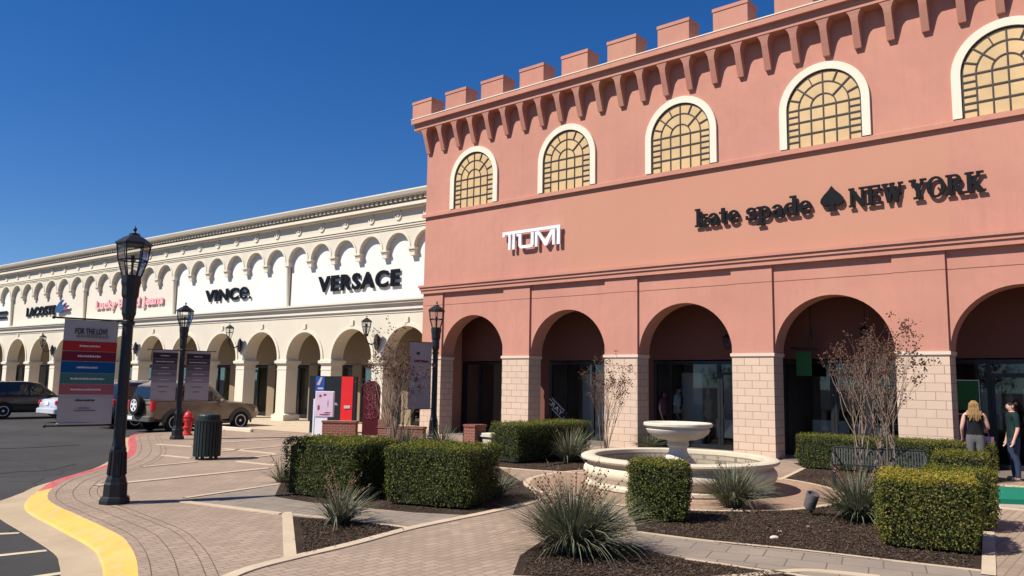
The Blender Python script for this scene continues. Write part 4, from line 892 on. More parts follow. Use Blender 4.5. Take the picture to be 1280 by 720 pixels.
def box_shell(n, L, D, H, faces):
    """random points on a box with softly rounded edges -> positions and normals"""
    areas = {'f': L*H, 'b': L*H, 'l': D*H, 'r': D*H, 't': L*D}; tot = sum(areas[k] for k in faces); P = []; Nn = []
    for k in faces:
        c = int(n*areas[k]/tot); a, b_ = rng.random(c), rng.random(c); z = b_*H
        if k == 'f': p = np.stack([a*L, np.zeros(c), z], 1); q = (0, -1, 0)
        if k == 'b': p = np.stack([a*L, np.full(c, D), z], 1); q = (0, 1, 0)
        if k == 'l': p = np.stack([np.zeros(c), a*D, z], 1); q = (-1, 0, 0)
        if k == 'r': p = np.stack([np.full(c, L), a*D, z], 1); q = (1, 0, 0)
        if k == 't': p = np.stack([a*L, b_*D, np.full(c, H)], 1); q = (0, 0, 1)
        P.append(p); Nn.append(np.tile(np.array(q, float), (c, 1)))
    P = np.concatenate(P); Nn = np.concatenate(Nn)
    # round the corners: pull points near two faces inwards; lumpy surface; tuck the foot in
    r = .09; lo = np.array([r, r, -9]); hi = np.array([L-r, D-r, H-r]); C_ = np.clip(P, lo, hi); dv = P-C_; ln = np.linalg.norm(dv, axis=1)[:, None]
    far = ln[:, 0] > r; P[far] = C_[far]+dv[far]/ln[far]*r; k = ln[:, 0] > 1e-6; Nn[k] = dv[k]/ln[k]
    lump = rng.uniform(.8, 1.2)*.024*np.sin(P[:, 0]*4.1+rng.random()*6)*np.cos(P[:, 1]*3.7+rng.random()*6+P[:, 2]*3)+.022*np.sin(P[:, 0]*9+1.3)*np.sin(P[:, 1]*8+.4)*np.sin(P[:, 2]*10)+.016*np.sin(P[:, 0]*23+P[:, 2]*17)*np.sin(P[:, 1]*21+2)
    P += Nn*(lump+rng.normal(-.012, .022, len(P)))[:, None]
    t = np.clip(1-P[:, 2]/.22, 0, 1); P[:, :2] += (np.array([L/2, D/2])-P[:, :2])*(t*.09)[:, None]; P[:, 2] = P[:, 2]*.96+.045
    return P, Nn
def hedge(pos, rz, L, D, H, label, dens=1500, leaf='leaf', tip='tip', size=.021, tips=1.0):
    dens *= 1.55; size *= .80
    t = thing('clipped_hedge', label, 'hedge', pos, rz, 'box clipped hedges in the planting beds')
    b = MB(); e = .065; b.cbox(e, L-e, e, D-e, .04, H-e*.8, .06); b.build('shade_core', 'core', t)  # solid near-black block stands in for the shade between the leaves
    b = MB()
    for k in range(int(4+L*3)): x, y = random.uniform(.2, L-.2), random.uniform(.15, D-.15); b.tube([(x, y, 0), (x+.02, y, .14)], .016, 5)
    b.build('stem', 'bark', t)
    area = 2*(L+D)*H
    P, Q = box_shell(int(area*dens), L, D, H, 'flrb'); leaves('foliage', P, Q, size, leaf, t)
    P, Q = box_shell(int(L*D*dens*1.25), L, D, H, 't'); n = int(260*tips*(L+D))
    P = np.concatenate([P, np.stack([rng.random(n)*L, rng.random(n)*D, np.full(n, H+.005)+rng.random(n)**2*.06], 1)]); Q = np.concatenate([Q, np.tile([0, 0, 1.], (n, 1))])
    leaves('top_growth', P+np.array([0, 0, .004]), Q, size*.95, tip, t, 1.1)
    return t
A_ = lambda d: rad(d)
hedge(g(350, 619), A_(-27), 1.45, 1.25, .87, 'dark clipped box hedge farthest left, between the lamp shadow and the brick planter', 1900)
hedge(g(477, 631), A_(-21), 1.42, 1.2, .86, 'wide clipped box hedge second from the left with its right side in shade', 2000)
hedge(g(784, 652), A_(-16), .80, .60, .78, 'small cube hedge standing in front of the fountain basin', 2400)
hedge(g(1099, 685), A_(-27), 1.05, 1.1, .80, 'yellow topped clipped hedge nearest the camera at the lower right', 3000, 'leaf_warm', 'tip_yellow', .020, 1.6)
hedge(g(1158, 660), A_(-27), .84, .85, .74, 'clipped hedge block directly behind the yellow topped one', 1900, 'leaf_warm', 'tip')
hedge(g(1170, 622), A_(-28), .84, .8, .74, 'clipped hedge block in the middle of the right hand row, beside the bench', 1600, 'leaf_warm', 'tip')
hedge(g(1171, 599), A_(-29), 1.1, .8, .74, 'farthest hedge block of the right hand row, by the two shoppers', 1400, 'leaf_warm', 'tip')
hedge(g(994, 585), A_(-36), 3.2, .75, .74, 'long low hedge behind the bench and in front of the brick piers', 1500, 'leaf', 'tip')
hedge(g(611, 577), A_(-40), .86, 3.0, .88, 'clipped hedge in front of the second arch, behind the fountain path', 1500, 'leaf', 'tip')

def grass_clump(pos, R, H, n, label, stalks=10, wd=.011, cat='ornamental grass'):
    t = thing('yucca_clump', label, cat, pos, random.uniform(0, 6), 'grey green yucca clumps in the beds')
    V = []; F = []
    for k in range(n):
        az = random.uniform(0, 2*PI); tilt = .08+1.42*random.random()**.7; L = H*random.uniform(.65, 1.12)*(1+.25*tilt); droop = random.uniform(.2, 1.0)*tilt
        r0 = random.uniform(0, R*.22); p = Vector((r0*math.cos(az+random.uniform(-1, 1)), r0*math.sin(az), 0)); w_ = wd*random.uniform(.7, 1.2); m = 5; tw = az+PI/2+random.uniform(-.5, .5)
        sd_ = Vector((math.cos(tw), math.sin(tw), 0)); o = len(V); a = tilt*.62
        for i in range(m+1):
            f = i/m; ww = w_*(1-f**1.6)*(.75+.5*f if f < .5 else 1); V += [p-sd_*ww, p+sd_*ww+Vector((0, 0, ww*.5))]
            a2 = a+droop*f*1.3; p = p+Vector((math.sin(a2)*math.cos(az), math.sin(a2)*math.sin(az), math.cos(a2)))*(L/m)
            if p.z < .012: p.z = .012
        F += [(o+2*i, o+2*i+1, o+2*i+3, o+2*i+2) for i in range(m)]
    b = MB(); b.add(V, F); b.build('blades', 'blade', t)
    if stalks:
        b = MB()
        for k in range(stalks):
            az = random.uniform(0, 2*PI); tl = random.uniform(.1, .6); L = H*random.uniform(1.0, 1.4); p0 = Vector((0, 0, .05)); pts = [p0]
            for i in range(4): pts.append(pts[-1]+Vector((math.sin(tl+.12*i)*math.cos(az), math.sin(tl+.12*i)*math.sin(az), math.cos(tl+.12*i)))*L/4)
            b.tube(pts, [.005, .0045, .004, .003, .002], 4)
            for i in range(7): f = .62+.055*i; q = pts[0].lerp(pts[-1], f); q = pts[2].lerp(pts[4], min(1, (f-.5)*2)); b.sphere(q+Vector((random.gauss(0, .02), random.gauss(0, .02), 0)), .012, 5, 4)
        b.build('flower_stalks', 'stalk', t)
    return t
grass_clump(g(716, 690), .8, .76, 1600, 'largest yucca clump with dry stalks, in the near middle bed', 30, .008)
grass_clump(g(424, 655), .45, .52, 300, 'small yucca clump alone in the triangular bed', 8, .009)
grass_clump(g(622, 621), .4, .48, 170, 'pale yucca clump at the right end of the second hedge from the left', 2, .009)
grass_clump(g(915, 634), .6, .66, 700, 'yucca clump between the cube hedge and the fountain basin right side', 5, .010)
grass_clump(g(1074, 651), .6, .68, 800, 'yucca clump left of the yellow topped hedge, beside the ground light', 10, .010)
grass_clump(g(710, 577), .6, .80, 330, 'yucca clump in front of the shaded side of the hedge by the second arch', 6, .013)
grass_clump(g(812, 563), .5, .60, 170, 'yucca clump against the pier behind the fountain bowl', 0, .013)
grass_clump(g(508, 566), .6, .75, 170, 'yucca clump behind the second hedge, left of the third lamp post', 6, .014)
grass_clump(g(552, 563), .5, .70, 150, 'yucca clump behind the second hedge, right of the third lamp post', 4, .014)
grass_clump(g(350, 603), .25, .45, 70, 'sparse yucca blades poking out left of the farthest left hedge', 3, .009)

def bare_shrub(pos, H, spread, n, label, seedn=3, gens=3):
    t = thing('bare_shrub', label, 'shrub', pos, 0, 'leafless crape myrtles'); b = MB(); sd_ = MB()
    def seeds(p):
        for q in range(random.randint(2, seedn*3)):
            c = p+Vector((random.gauss(0, .035), random.gauss(0, .035), random.gauss(.01, .04))); s_ = random.uniform(.009, .021); a = Vector((random.gauss(0, 1), random.gauss(0, 1), random.gauss(0, 1))).normalized()*s_*1.4; d = a.orthogonal().normalized()*s_; e = a.cross(d).normalized()*s_
            sd_.add([c+a, c+d, c+e, c-d, c-e, c-a], [(0, 1, 2), (0, 2, 3), (0, 3, 4), (0, 4, 1), (5, 2, 1), (5, 3, 2), (5, 4, 3), (5, 1, 4)])
    def grow(p, d, L, r, lv):
        pts = [p]; rs = [r]; m = 4 if lv < 2 else 3
        for i in range(m):
            d = (d+Vector((random.gauss(0, .09), random.gauss(0, .09), .05))).normalized(); pts.append(pts[-1]+d*L/m); rs.append(r*(1-.38*(i+1)/m))
        b.tube(pts, rs, 5 if lv < 2 else 4)
        if lv >= gens: seeds(pts[-1]); return
        for q in range(random.choice((2, 2, 3)) if lv else random.choice((3, 3, 4))):
            k = random.choice(range(m//2+1, m+1)) if q else m
            nd = (d+Vector((random.gauss(0, .36), random.gauss(0, .36), random.gauss(.18, .2)))).normalized(); grow(pts[k], nd, L*random.uniform(.5, .72), rs[k]*.72, lv+1)
    for k in range(n):
        az = 2*PI*k/n+random.uniform(-.4, .4); tl = random.uniform(.05, spread); r0 = random.uniform(.02, .12)
        grow(Vector((r0*math.cos(az), r0*math.sin(az), 0)), Vector((math.sin(tl)*math.cos(az), math.sin(tl)*math.sin(az), math.cos(tl))), H*random.uniform(.34, .5), random.uniform(.012, .019)*H/3, 0)
    b.build('branches', 'bark', t); sd_.build('seed_heads', 'seed', t); return t
random.seed(21)
bare_shrub(g(1084, 611), 2.8, .30, 10, 'left of the two tall leafless shrubs with seed heads beside the bench')
bare_shrub(g(1112, 613), 3.0, .20, 10, 'right of the two tall leafless shrubs beside the bench, in front of the brick pier')
bare_shrub(g(757, 569), 2.5, .17, 10, 'slender leafless shrub in front of the pier between second and third arch')
bare_shrub(g(493, 577), 2.85, .24, 16, 'leafless shrub behind the second hedge, left of the plain grey banner')

# ================================================================== FOUNTAIN
t = thing('fountain', 'round cast stone fountain with a wide low basin and a bowl on a pedestal', 'fountain', (FC.x, FC.y, .012), 0)
b = MB(); b.lathe([(1.66, 0), (1.70, .02), (1.70, .07), (1.655, .10), (1.66, .14), (1.72, .20), (1.745, .27), (1.735, .33), (1.69, .385), (1.655, .40), (1.655, .45)], 80, cap=False); b.build('basin', 'stone', t, smooth='auto')
b = MB(); b.lathe([(1.655, .45), (1.70, .455), (1.775, .475), (1.79, .50), (1.785, .53), (1.75, .548), (1.56, .55), (1.53, .535), (1.525, .47)], 80, cap=False); b.build('basin_rim', 'stone', t, smooth='auto')
b = MB(); b.lathe([(1.526, .47), (1.524, .05), (.001, .04)], 80, cap=False); b.build('pool_lining', 'poolwall', t)
b = MB(); b.lathe([(1.523, .10), (.001, .1002)], 64); b.build('water', 'water', t)
b = MB(); b.lathe([(.34, .05), (.34, .34), (.33, .42), (.30, .46), (.24, .52), (.19, .575), (.165, .64), (.165, .70), (.20, .73), (.20, .77), (.185, .79), (.21, .83)], 40); b.build('pedestal', 'stone_grey', t, smooth='auto')
b = MB(); b.lathe([(.21, .83), (.34, .845), (.47, .89), (.555, .96), (.585, 1.025), (.57, 1.05), (.56, 1.062), (.605, 1.075), (.63, 1.095), (.63, 1.135), (.612, 1.15), (.56, 1.14), (.50, 1.09), (.3, 1.03), (.001, 1.01)], 56); b.build('bowl', 'stone_grey', t, smooth='auto')

# ================================================================== STREET FURNITURE
t = thing('litter_bin', 'round dark green slatted litter bin standing on the pavers', 'litter bin', g(258, 574))
b = MB(); b.lathe([(.27, .08), (.27, .84), (.02, .84)], 24)
for k in range(26): a = 2*PI*k/26; b.T = Matrix.Rotation(a, 4, 'Z'); b.box(.268, .298, -.026, .026, .075, .85)
b.T = Matrix.Identity(4); b.build('slatted_body', 'bin', t)
b = MB(); b.lathe([(.305, .85), (.31, .88), (.26, .885), (.255, .98), (.24, 1.01), (.001, 1.02)], 24); b.build('lid', 'bin', t)
for k in range(4): a = PI/4+PI/2*k; b = MB(); b.box(-.03, .03, -.03, .03, 0, .08); o = b.build('foot', 'bin', t); o.location = (.22*math.cos(a), .22*math.sin(a), 0)
t = thing('fire_hydrant', 'red fire hydrant behind the lamp post with two grey banners', 'fire hydrant', g(234, 544))
b = MB(); b.lathe([(.16, 0), (.16, .05), (.11, .06), (.11, .22), (.15, .23), (.15, .27), (.115, .28), (.115, .56), (.15, .565), (.15, .60), (.13, .61), (.11, .69), (.06, .74), (.035, .745), (.035, .80), (.001, .80)], 16); b.build('body', 'hydrant', t, smooth='auto')
for a in (0, 90, 180): b = MB(); b.T = Matrix.Rotation(rad(a-90+20), 4, 'Z') @ Matrix.Translation((0, 0, .46)) @ Matrix.Rotation(PI/2, 4, 'X'); b.lathe([(.06, .10), (.06, .16), (.075, .165), (.075, .20), (.03, .21), (.03, .23), (.001, .23)], 12); b.build('nozzle_cap', 'hydrant', t)
# poster kiosk and its neighbours, in front of the cream arcade
def pst(x, y): return g(x, y)
t = thing('poster_kiosk', 'black free standing kiosk with blue and red advertising posters', 'kiosk', g(384, 541), rad(-4))
b = MB(); b.box(0, 1.66, 0, .22, .40, 1.96); b.box(.06, .14, .02, .2, 0, .4); b.box(1.5, 1.6, .02, .2, 0, .4); b.build('cabinet', 'poster_dark', t)
b = MB(); b.box(.22, .54, -.012, -.002, 1.42, 1.95); b.build('poster', 'poster_blue', t); b = MB(); b.prism([(.26, 1.66), (.40, 1.93), (.46, 1.90), (.36, 1.64)], -.016, -.013, 1); b.box(.3, .5, -.017, -.013, 1.5, 1.56); b.build('poster_print', 'paletext', t)
b = MB(); b.box(1.14, 1.55, -.012, -.002, .42, 1.95); b.build('poster', 'poster_red', t)
b = MB(); b.lathe([(.06, 0), (.08, .3), (.09, .55), (.05, .62), (.06, .74), (.001, .76)], 10, (1.36, -.008, .72), 1, .03); b.build('poster_print', 'orange', t); b = MB(); b.box(1.26, 1.48, -.03, -.026, .86, .96); b.build('poster_print', 'paletext', t)
b = MB(); b.box(.86, 1.0, -.006, -.002, 1.02, 1.04); b.box(.86, 1.04, -.006, -.002, .97, .985); b.build('lettering', 'poster_white', t)
t = thing('poster_stand', 'white stand with a pink poster in front of the black kiosk', 'poster stand', g(392, 545), rad(-4))
b = MB(); b.box(0, .62, 0, .09, .62, 1.46); b.box(0, .42, .01, .08, 0, .62); b.box(-.06, -.01, 0, .09, 0, 1.2); b.build('stand', 'poster_white', t)
b = MB(); b.box(.02, .60, -.012, -.001, .64, 1.44); b.build('poster', 'poster_pink', t)
for x, z, w_, h_ in ((.12, 1.30, .10, .1), (.26, 1.34, .12, .08), (.08, .92, .09, .2), (.14, .70, .4, .05), (.3, .76, .25, .05), (.42, 1.05, .03, .25)): b = MB(); b.lathe([(.001, -h_/2), (w_*.5, -h_*.2), (w_*.4, h_*.3), (.001, h_/2)], 9, (x+w_/2, -.012, z), 1, .05); b.build('poster_print', 'rose', t)
t = thing('brick_planter', 'low dark red brick planter wall in front of the black kiosk', 'planter', g(402, 546), rad(-4))
b = MB(); b.box(0, 1.1, 0, .3, 0, .46); b.box(-.02, 1.12, -.02, .32, .46, .52); b.build('planter_wall', 'brickred', t)
t = thing('brick_planter', 'low red brick planter between the dark red display and the third lamp post', 'planter', g(472, 549), rad(-14))
b = MB(); b.box(0, 1.5, 0, .3, 0, .36); b.box(-.02, 1.52, -.02, .32, .36, .42); b.box(0, .28, -.01, .31, .42, .62); b.build('planter_wall', 'brickred', t)
t = thing('display_panel', 'dark red round topped display panel behind bare twigs, right of the black kiosk', 'display panel', g(452, 544), rad(-8))
b = MB(); b.prism([(0, 0), (.56, 0), (.56, 1.5)]+[(.28+.28*math.cos(PI*k/12), 1.5+.32*math.sin(PI*k/12)) for k in range(1, 12)]+[(0, 1.5)], 0, .16, 1); b.build('panel', 'darkred', t)
b = MB(); 
for k in range(26): ringseg(b, random.uniform(.12, .44), random.uniform(.5, 1.66), .09, .09, .018, .018, random.uniform(0, 200), random.uniform(240, 400), -.01-.0004*k, -.001, 8)
b.build('swirl_print', 'rose', t)
t = thing('brick_pedestal', 'red brown brick pedestal behind the second hedge, below the first arch', 'pedestal', g(578, 560), rad(-40))
b = MB(); b.box(0, .46, 0, .46, 0, .60); b.box(-.02, .48, -.02, .48, .60, .66); b.build('brickwork', 'brickred', t)
t = thing('stone_seat', 'short pale stone seat beside the red brown brick pedestal', 'seat', g(598, 561), rad(-40)); b = MB(); b.cbox(0, .5, 0, .4, .34, .44, .015); b.build('slab', 'stone', t); b = MB(); b.cbox(.05, .42, .06, .34, 0, .34, .015); b.build('base', 'stone', t)
# black slatted bench
def bench(pos, rz, L, label):
    t = thing('park_bench', label, 'bench', pos, rz, 'black metal benches')
    b = MB()
    for k in range(int(L/.045)): x = .03+k*.045; b.box(x, x+.02, 0, .42, .43, .445)
    b.build('seat', 'bench_metal', t)
    b = MB()
    for k in range(int(L/.045)): x = .03+k*.045; b.add([(x, .43, .46), (x+.02, .43, .46), (x+.02, .56, .74), (x, .56, .74), (x, .445, .455), (x+.02, .445, .455), (x+.02, .575, .735), (x, .575, .735)], [(0, 1, 2, 3), (7, 6, 5, 4), (0, 3, 7, 4), (1, 5, 6, 2), (3, 2, 6, 7)])
    b.tube([(0, .565, .75), (L, .565, .75)], .018, 6); b.tube([(0, .43, .45), (L, .43, .45)], .018, 6); b.build('backrest', 'bench_metal', t)
    for x in (.0, L):
        b = MB(); b.tube([(x, .5, .66), (x, .2, .68), (x, .0, .66), (x, -.05, .58), (x, .02, .46), (x, .06, 0)], .018, 7); b.tube([(x, .58, .75), (x, .44, .44), (x, .56, 0)], .018, 7); b.tube([(x, .0, .43), (x, .46, .43)], .015, 6); b.build('arm_and_leg', 'bench_metal', t)
    return t
M['bench_metal'] = mat('bench_metal', (.022, .025, .03), .38, .2, 4, 60, .05)
bench(g(1042, 614), rad(-26), 1.5, 'black slatted metal bench in the bed behind the leafless shrub')
# ground light
t = thing('ground_light', 'small grey cylindrical ground light on the edge of the mulch', 'light fitting', g(1014, 645), rad(20))
b = MB(); b.tube([(0, 0, 0), (0, 0, .14)], .02, 6); b.build('stake', 'grey1', t)
b = MB(); b.T = Matrix.Translation((0, 0, .20)) @ Matrix.Rotation(rad(24), 4, 'X'); b.lathe([(.065, -.10), (.085, -.08), (.09, .12), (.085, .14), (.07, .135), (.06, .10), (.001, .1)], 18); b.build('housing', 'grey3', t, smooth='auto')
t = thing('utility_box', 'green tapered plastic utility box on a pale base at the right edge', 'utility box', g(1250, 634), rad(-8))
b = MB(); b.prism([(0, .0), (.95, 0), (.95, .05), (0, .05)], -.02, .75, 1); b.build('base_slab', 'cap', t)
b = MB(); L_, D_ = .95, .7; v = [(0, 0, .05), (L_, 0, .05), (L_, D_, .05), (0, D_, .05), (0, 0, .13), (L_, 0, .13), (L_, D_, .13), (0, D_, .13), (.12, .12, .26), (L_-.12, .12, .26), (L_-.12, D_-.12, .26), (.12, D_-.12, .26)]
b.add(v, [(0, 1, 5, 4), (1, 2, 6, 5), (2, 3, 7, 6), (3, 0, 4, 7), (4, 5, 9, 8), (5, 6, 10, 9), (6, 7, 11, 10), (7, 4, 8, 11), (8, 9, 10, 11)]); b.box(.33, .6, .09, .118, .19, .215); b.build('cover', 'green_lid', t)
# things hanging in the salmon arcade
def rhit(px, py, yo):
    d = _F+_R*(px-CXP)/FPX-_U*(py-CYP)/FPX; n = np.array([-math.sin(RANG), math.cos(RANG), 0]); P0 = np.array(R0_)+n*yo
    t_ = ((P0-CAM)@n)/(d@n); p = CAM+d*t_; return Vector([float(q) for q in p])
for px, py, lab in ((909, 424, 'lantern hanging on the right inside the third arch'), (1081, 414, 'lantern hanging on a rod inside the fourth arch')):
    p = rhit(px, py, 1.15); t = thing('hanging_lantern', lab, 'lantern', (p.x, p.y, 0), RANG, 'lanterns hanging in the pink arcade'); b = MB(); b.tube([(0, 0, p.z+.2), (0, 0, 4.35)], .012, 6); b.build('rod', 'black', t); lantern_parts(t, p.z-.28, .55)
p = rhit(1005, 450, 1.2); t = thing('hanging_sign', 'dark green blank sign hanging from an iron bracket inside the fourth arch', 'hanging sign', (p.x, p.y, 0), RANG)
b = MB(); b.box(-.2, .2, -.02, .02, p.z-.42, p.z+.22); b.build('sign_board', 'green_sign', t)
b = MB(); b.tube([(-.36, 0, p.z+.32), (.36, 0, p.z+.27)], .025, 6); b.tube([(.18, 0, p.z+.28), (.24, 0, p.z+.6), (.2, 0, p.z+.9), (.2, 0, 4.35)], .02, 6); b.tube([(.1, 0, p.z+.3), (.2, 0, p.z+.75)], .015, 6); b.tube([(-.18, 0, p.z+.2), (-.18, 0, p.z+.3)], .01, 5); b.tube([(.18, 0, p.z+.2), (.18, 0, p.z+.3)], .01, 5); b.build('bracket', 'black', t)
for x0, y0, x1, y1, m_, lab in ((1194, 476, 1223, 512, 'green_sign', 'dark green poster in the fifth arch shop window behind the blonde person'), (1195, 518, 1208, 566, 'purple', 'narrow maroon poster in the fifth arch shop window, left of the blonde person')):
    a, c = rhit(x0, y1, 1.69), rhit(x1, y0, 1.69); t = thing('window_poster', lab, 'poster', a, RANG); w_ = math.hypot(c.x-a.x, c.y-a.y)
    b = MB(); b.box(0, w_, -.004, .004, 0, c.z-a.z); b.build('sheet', m_, t); b = MB(); b.box(-.015, 0, -.006, .006, 0, c.z-a.z); b.box(w_, w_+.015, -.006, .006, 0, c.z-a.z); b.box(-.015, w_+.015, -.0065, .0065, c.z-a.z, c.z-a.z+.02); b.build('edge_strip', 'display', t)
# leaning window card and the window lettering
p = rhit(694, 508, 1.74); t = thing('window_card', 'pale diagonal card with black letters behind the second arch window', 'window sign', p, RANG)
b = MB(); b.T = Matrix.Rotation(rad(38), 4, 'Y'); b.box(-.52, .52, -.02, -.012, -.16, .16); b.build('card', 'display', t)
b = MB(); b.T = Matrix.Rotation(rad(38), 4, 'Y'); b.box(-.46, .5, -.026, -.021, -.125, .125); b.build('black_panel', 'ink', t); b = MB(); b.T = Matrix.Rotation(rad(38), 4, 'Y'); put(b, text_geo('CRAY', .8, .17, .004, .02), -.38, -.027, -.085); b.build('lettering', 'display', t)

# ================================================================== PEOPLE (one skinned body each, clothes and hair as shells over it)
def person(label, pos, rz, hgt, top, top_m, bottom, bottom_m, shoe_m, hair, hair_m, arms, stance=.09, female=False, lean=0):
    """body faces local -y; arms = [(elbow, wrist), (elbow, wrist)] for left(-x) and right(+x) in metres at 1.7 m height"""
    t = thing('person', label, 'person', pos, rz); k = hgt/1.7
    V = []; E_ = []; Rr = []
    def vt(p, r, link=None):
        V.append((p[0]*k, p[1]*k, p[2]*k)); Rr.append(r*k if not hasattr(r, '__len__') else (r[0]*k, r[1]*k)); i = len(V)-1
        if link is not None: E_.append((link, i))
        return i
    pel = vt((0, 0, .96), (.15, .11)); wai = vt((0, .0, 1.12), (.125 if female else .135, .095), pel); che = vt((0, lean*.5, 1.30), (.15, .11), wai); upc = vt((0, lean, 1.42), (.12, .085), che)
    nk = vt((0, lean-.005, 1.49), .052, upc); hb = vt((0, lean-.02, 1.545), (.066, .075), nk); hm = vt((0, lean-.025, 1.61), (.078, .095), hb); ht = vt((0, lean-.015, 1.67), (.062, .075), hm)
    vt((0, lean-.118, 1.592), .012, hm)
    for s_ in (-1, 1):
        hp = vt((s_*stance, 0, .88), (.092, .1), pel); kn = vt((s_*(stance+.005), -.015, .50), .058, hp); ca = vt((s_*(stance+.005), .015, .36), .056, kn); an = vt((s_*(stance+.005), .02, .09), .038, ca); he = vt((s_*(stance+.005), .03, .045), .04, an); vt((s_*(stance+.012), -.13, .04), (.042, .03), he)
        el, wr = arms[0 if s_ < 0 else 1]
        sh = vt((s_*.175, lean, 1.40), .058, upc); e = vt(el, .040, sh); w_ = vt(wr, .027, e)
        d = (Vector(wr)-Vector(el)).normalized(); sidev = d.cross(Vector((0, 1, .2))).normalized(); up = sidev.cross(d)
        pm = vt(tuple(Vector(wr)+d*.06), (.034, .018), w_)
        for q, (o, L) in enumerate(((-.027, .07), (-.009, .08), (.009, .076), (.027, .06))):
            a = vt(tuple(Vector(wr)+d*(.105)+sidev*o), .0095, pm); vt(tuple(Vector(wr)+d*(.105+L*.8)+sidev*o*1.05-up*.022), .0075, a)
        a = vt(tuple(Vector(wr)+d*.055-sidev*.042), .010, pm); vt(tuple(Vector(wr)+d*.095-sidev*.052-up*.02), .009, a)
    me = bpy.data.meshes.new('body'); me.from_pydata(V, E_, []); o = bpy.data.objects.new('body', me); COL.objects.link(o)
    md = o.modifiers.new('s', 'SKIN'); md.use_smooth_shade = True; md2 = o.modifiers.new('u', 'SUBSURF'); md2.levels = md2.render_levels = 3
    for i, sv in enumerate(me.skin_vertices[0].data): r = Rr[i]; sv.radius = r if hasattr(r, '__len__') else (r, r); sv.use_root = (i == 0)
    bpy.context.view_layer.update(); m2 = bpy.data.meshes.new_from_object(o.evaluated_get(bpy.context.evaluated_depsgraph_get()))
    o.modifiers.clear(); o.data = m2; bpy.data.meshes.remove(me); m2.materials.clear(); m2.materials.append(M['skin']); m2.polygons.foreach_set('use_smooth', [True]*len(m2.polygons)); o.parent = t
    def shell(name, m, test, off):
        vs = {}; b = MB()
        for f in m2.polygons:
            c = f.center/k
            if test(c):
                ids = []
                for vi in f.vertices:
                    if vi not in vs: vs[vi] = len(b.v); q = m2.vertices[vi]; b.v.append(tuple(q.co+q.normal*off*k))
                    ids.append(vs[vi])
                b.f.append(ids); b.mi.append(0)
        if b.f: b.build(name, m, t, smooth=True)
    shell(top[0], top_m, top[1], .013); shell(bottom[0], bottom_m, bottom[1], .010); shell('shoes', shoe_m, lambda c: c.z < .085, .008)
    shell('hair', hair_m, hair[1], hair[0])
    b = MB()
    for s_ in (-1, 1): b.sphere((s_*.031*k, (lean-.112)*k, 1.618*k), .0095*k, 8, 6)
    b.build('eyes', 'ink', t); b = MB(); b.sphere((0, (lean-.113)*k, 1.562*k), .018*k, 8, 6, (1.2, .35, .35)); b.build('lips', 'rose', t)
    b = MB()
    for s_ in (-1, 1): b.sphere((s_*.084*k, (lean-.01)*k, 1.6*k), .028*k, 8, 6, (.35, .7, 1.1))
    b.build('ears', 'skin', t)
    return t, k
ARMD = ((-.24, .03, 1.13), (-.25, -.05, .90)), ((.24, .03, 1.13), (.25, -.05, .90))
arm_ok = lambda c: abs(c.x) > .19
short = lambda c: c.z > .93 and c.z < 1.475 and (abs(c.x) < .19 or c.z > 1.17)
hairshort = (.014, lambda c: c.z > 1.56 and (c.z > 1.645 or c.y > -.035 or (c.z > 1.63 and c.y > -.09)) and abs(c.x) < .2)
hairlong = (.030, lambda c: c.z > 1.40 and abs(c.x) < .13 and (c.z > 1.65 or c.y > (-.02 if c.z > 1.52 else .01)))
pd = rad(-39.8)
# the shopper at the far right, seen from the side
t, k = person('person in a dark green top and jeans standing at the right edge, looking left', g(1270, 601), rad(-100), 1.62, ('shirt', short), 'shirt_green', ('jeans', lambda c: .07 < c.z < .97 and abs(c.x) < .2), 'denim', 'shoe_tan', hairshort, 'hair_brown', [((-.235, .02, 1.12), (-.235, -.05, .87)), ((.235, .0, 1.12), (.235, -.09, .88))])
b = MB(); b.sphere((0, .085*k, 1.655*k), .042*k, 10, 8); b.build('hair_bun', 'hair_brown', t)
t, k = person('person with long blonde hair, black top and grey shorts, seen from behind holding a bag', g(1222, 602), rad(150), 1.63, ('tank_top', lambda c: .99 < c.z < 1.40 and abs(c.x) < .17), 'shirt_black', ('shorts', lambda c: .60 < c.z < 1.03 and abs(c.x) < .2), 'shorts_grey', 'shoe_tan', hairlong, 'hair_blonde', [((-.25, -.06, 1.14), (-.20, -.28, 1.08)), ((.24, .02, 1.13), (.24, -.10, .92))], female=True)
b = MB()
for q in range(70):
    a = PI*(.02+.96*random.random()); rr = random.uniform(.045, .085); x0 = math.cos(a)*rr; y0 = .01+math.sin(a)*rr*.9
    pts = [(x0*.35*k, (y0*.4-.02)*k, 1.705*k), (x0*1.02*k, (y0-.015)*k, 1.64*k), (x0*1.2*k, (y0+.015)*k, 1.53*k), (x0*1.35*k+random.gauss(0, .012), (y0+.035)*k, 1.43*k), (x0*1.5*k+random.gauss(0, .02), (y0+.05)*k, random.uniform(1.27, 1.36)*k)]
    b.tube(pts, [.010, .017, .018, .015, .004], 5)
b.build('hair_lengths', 'hair_blonde', t)
hw = t.matrix_basis = Matrix.Translation(t.location) @ Matrix.Rotation(t.rotation_euler[2], 4, 'Z')
hp_ = hw @ Vector((-.19*k, -.36*k, 1.04*k))
t = thing('shopping_bag', 'pink shopping bag held by the blonde person', 'shopping bag', hp_, rad(120))
b = MB(); b.prism([(-.15, -.10), (.15, -.10), (.17, -.52), (-.13, -.52)], -.05, .05, 1); b.build('bag_body', 'bag_pink', t); b = MB(); b.tube([(-.08, .0, -.10), (-.06, 0, .0), (.06, 0, .0), (.08, 0, -.10)], .006, 5); b.build('handle', 'bag_pink', t)
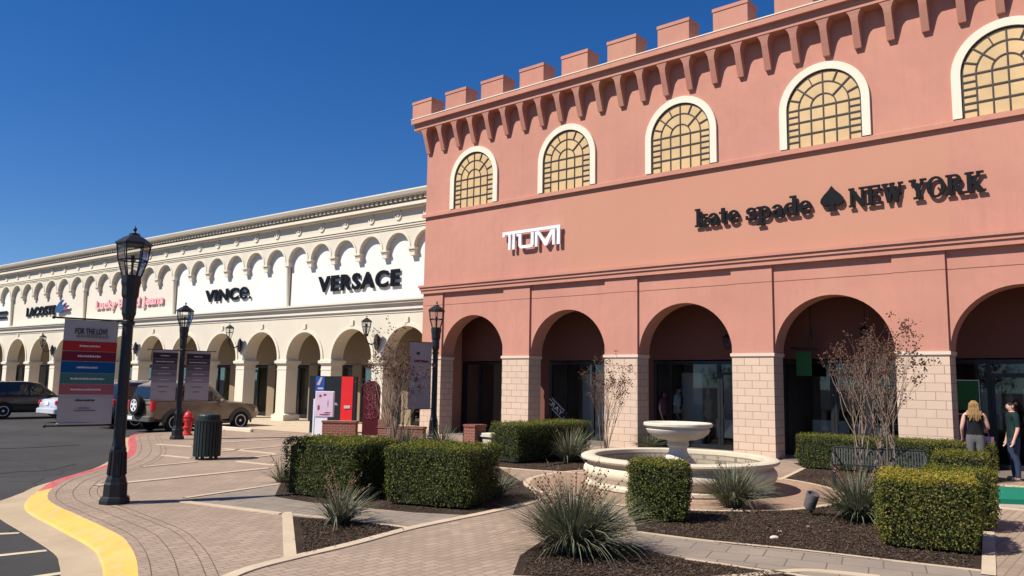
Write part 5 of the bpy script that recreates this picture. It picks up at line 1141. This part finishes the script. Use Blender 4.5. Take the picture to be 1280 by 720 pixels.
p = rhit(829, 520, 2.0); person('person with dark hair in a pink top, standing in for a reflection in the third arch window', (p.x, p.y, .03), rad(60), 1.62, ('shirt', short), 'shirt_pink', ('trousers', lambda c: .07 < c.z < .97 and abs(c.x) < .2), 'pants_dark', 'shirt_black', hairlong, 'hair_brown', ARMD, female=True)  # figures added inside the shop stand in for mirror images in the glass
p = rhit(847, 520, 2.05); t, k = person('person in a white shirt with a dark shoulder strap, standing in for a reflection in the third arch window', (p.x, p.y, .03), rad(65), 1.78, ('shirt', short), 'shirt_white', ('trousers', lambda c: .07 < c.z < .97 and abs(c.x) < .2), 'denim', 'shirt_black', hairshort, 'hair_brown', ARMD)
b = MB(); b.tube([(.15*k, -.02, 1.47*k), (.08*k, -.14*k, 1.38*k), (-.04*k, -.155*k, 1.22*k), (-.15*k, -.10*k, 1.04*k)], .016, 6); b.build('bag_strap', 'shirt_black', t)

# ================================================================== TREES ACROSS THE CAR PARK (mirrored in the shop windows)
def lot_tree():
    t = thing('car_park_tree', 'leafy tree standing across the car park, mirrored in the shop windows', 'tree', (0, 0, RZ), 0, 'trees across the car park')
    b = MB(); b.tube([(0, 0, -.1), (.05, 0, 1.2), (.0, .1, 2.4), (.1, .1, 3.6)], [.16, .12, .10, .06], 8)
    for k in range(7): a = k*.9; b.tube([(.02, .05, 1.9+.2*k), (.8*math.cos(a), .8*math.sin(a), 2.8+.25*k), (1.5*math.cos(a), 1.5*math.sin(a), 3.4+.25*k)], [.06, .035, .012], 5)
    b.build('trunk', 'bark', t)
    P = []
    for k in range(26): a = random.uniform(0, 6.28); r_ = random.uniform(.2, 1.8); c = np.array([r_*math.cos(a), r_*math.sin(a), random.uniform(2.6, 5.6)]); P.append(c+rng.normal(0, .33, (110, 3)))
    P = np.concatenate(P); Q = rng.normal(0, 1, P.shape); leaves('crown', P, Q/np.linalg.norm(Q, axis=1)[:, None], .10, 'leaf', t); return t
tr0 = lot_tree(); tr0.location = (-24, -24, RZ)
for x, y, a, k in ((-33, -15, 1.1, 1.2), (-15, -30, 2.2, .9), (-40, -8, 3.0, 1.1), (-6, -34, 4.1, 1.15), (-28, -32, 5.0, 1.3)):
    c = copy_tree(tr0); c.location = (x, y, RZ); c.rotation_euler = (0, 0, a); c.scale = (k, k, k)
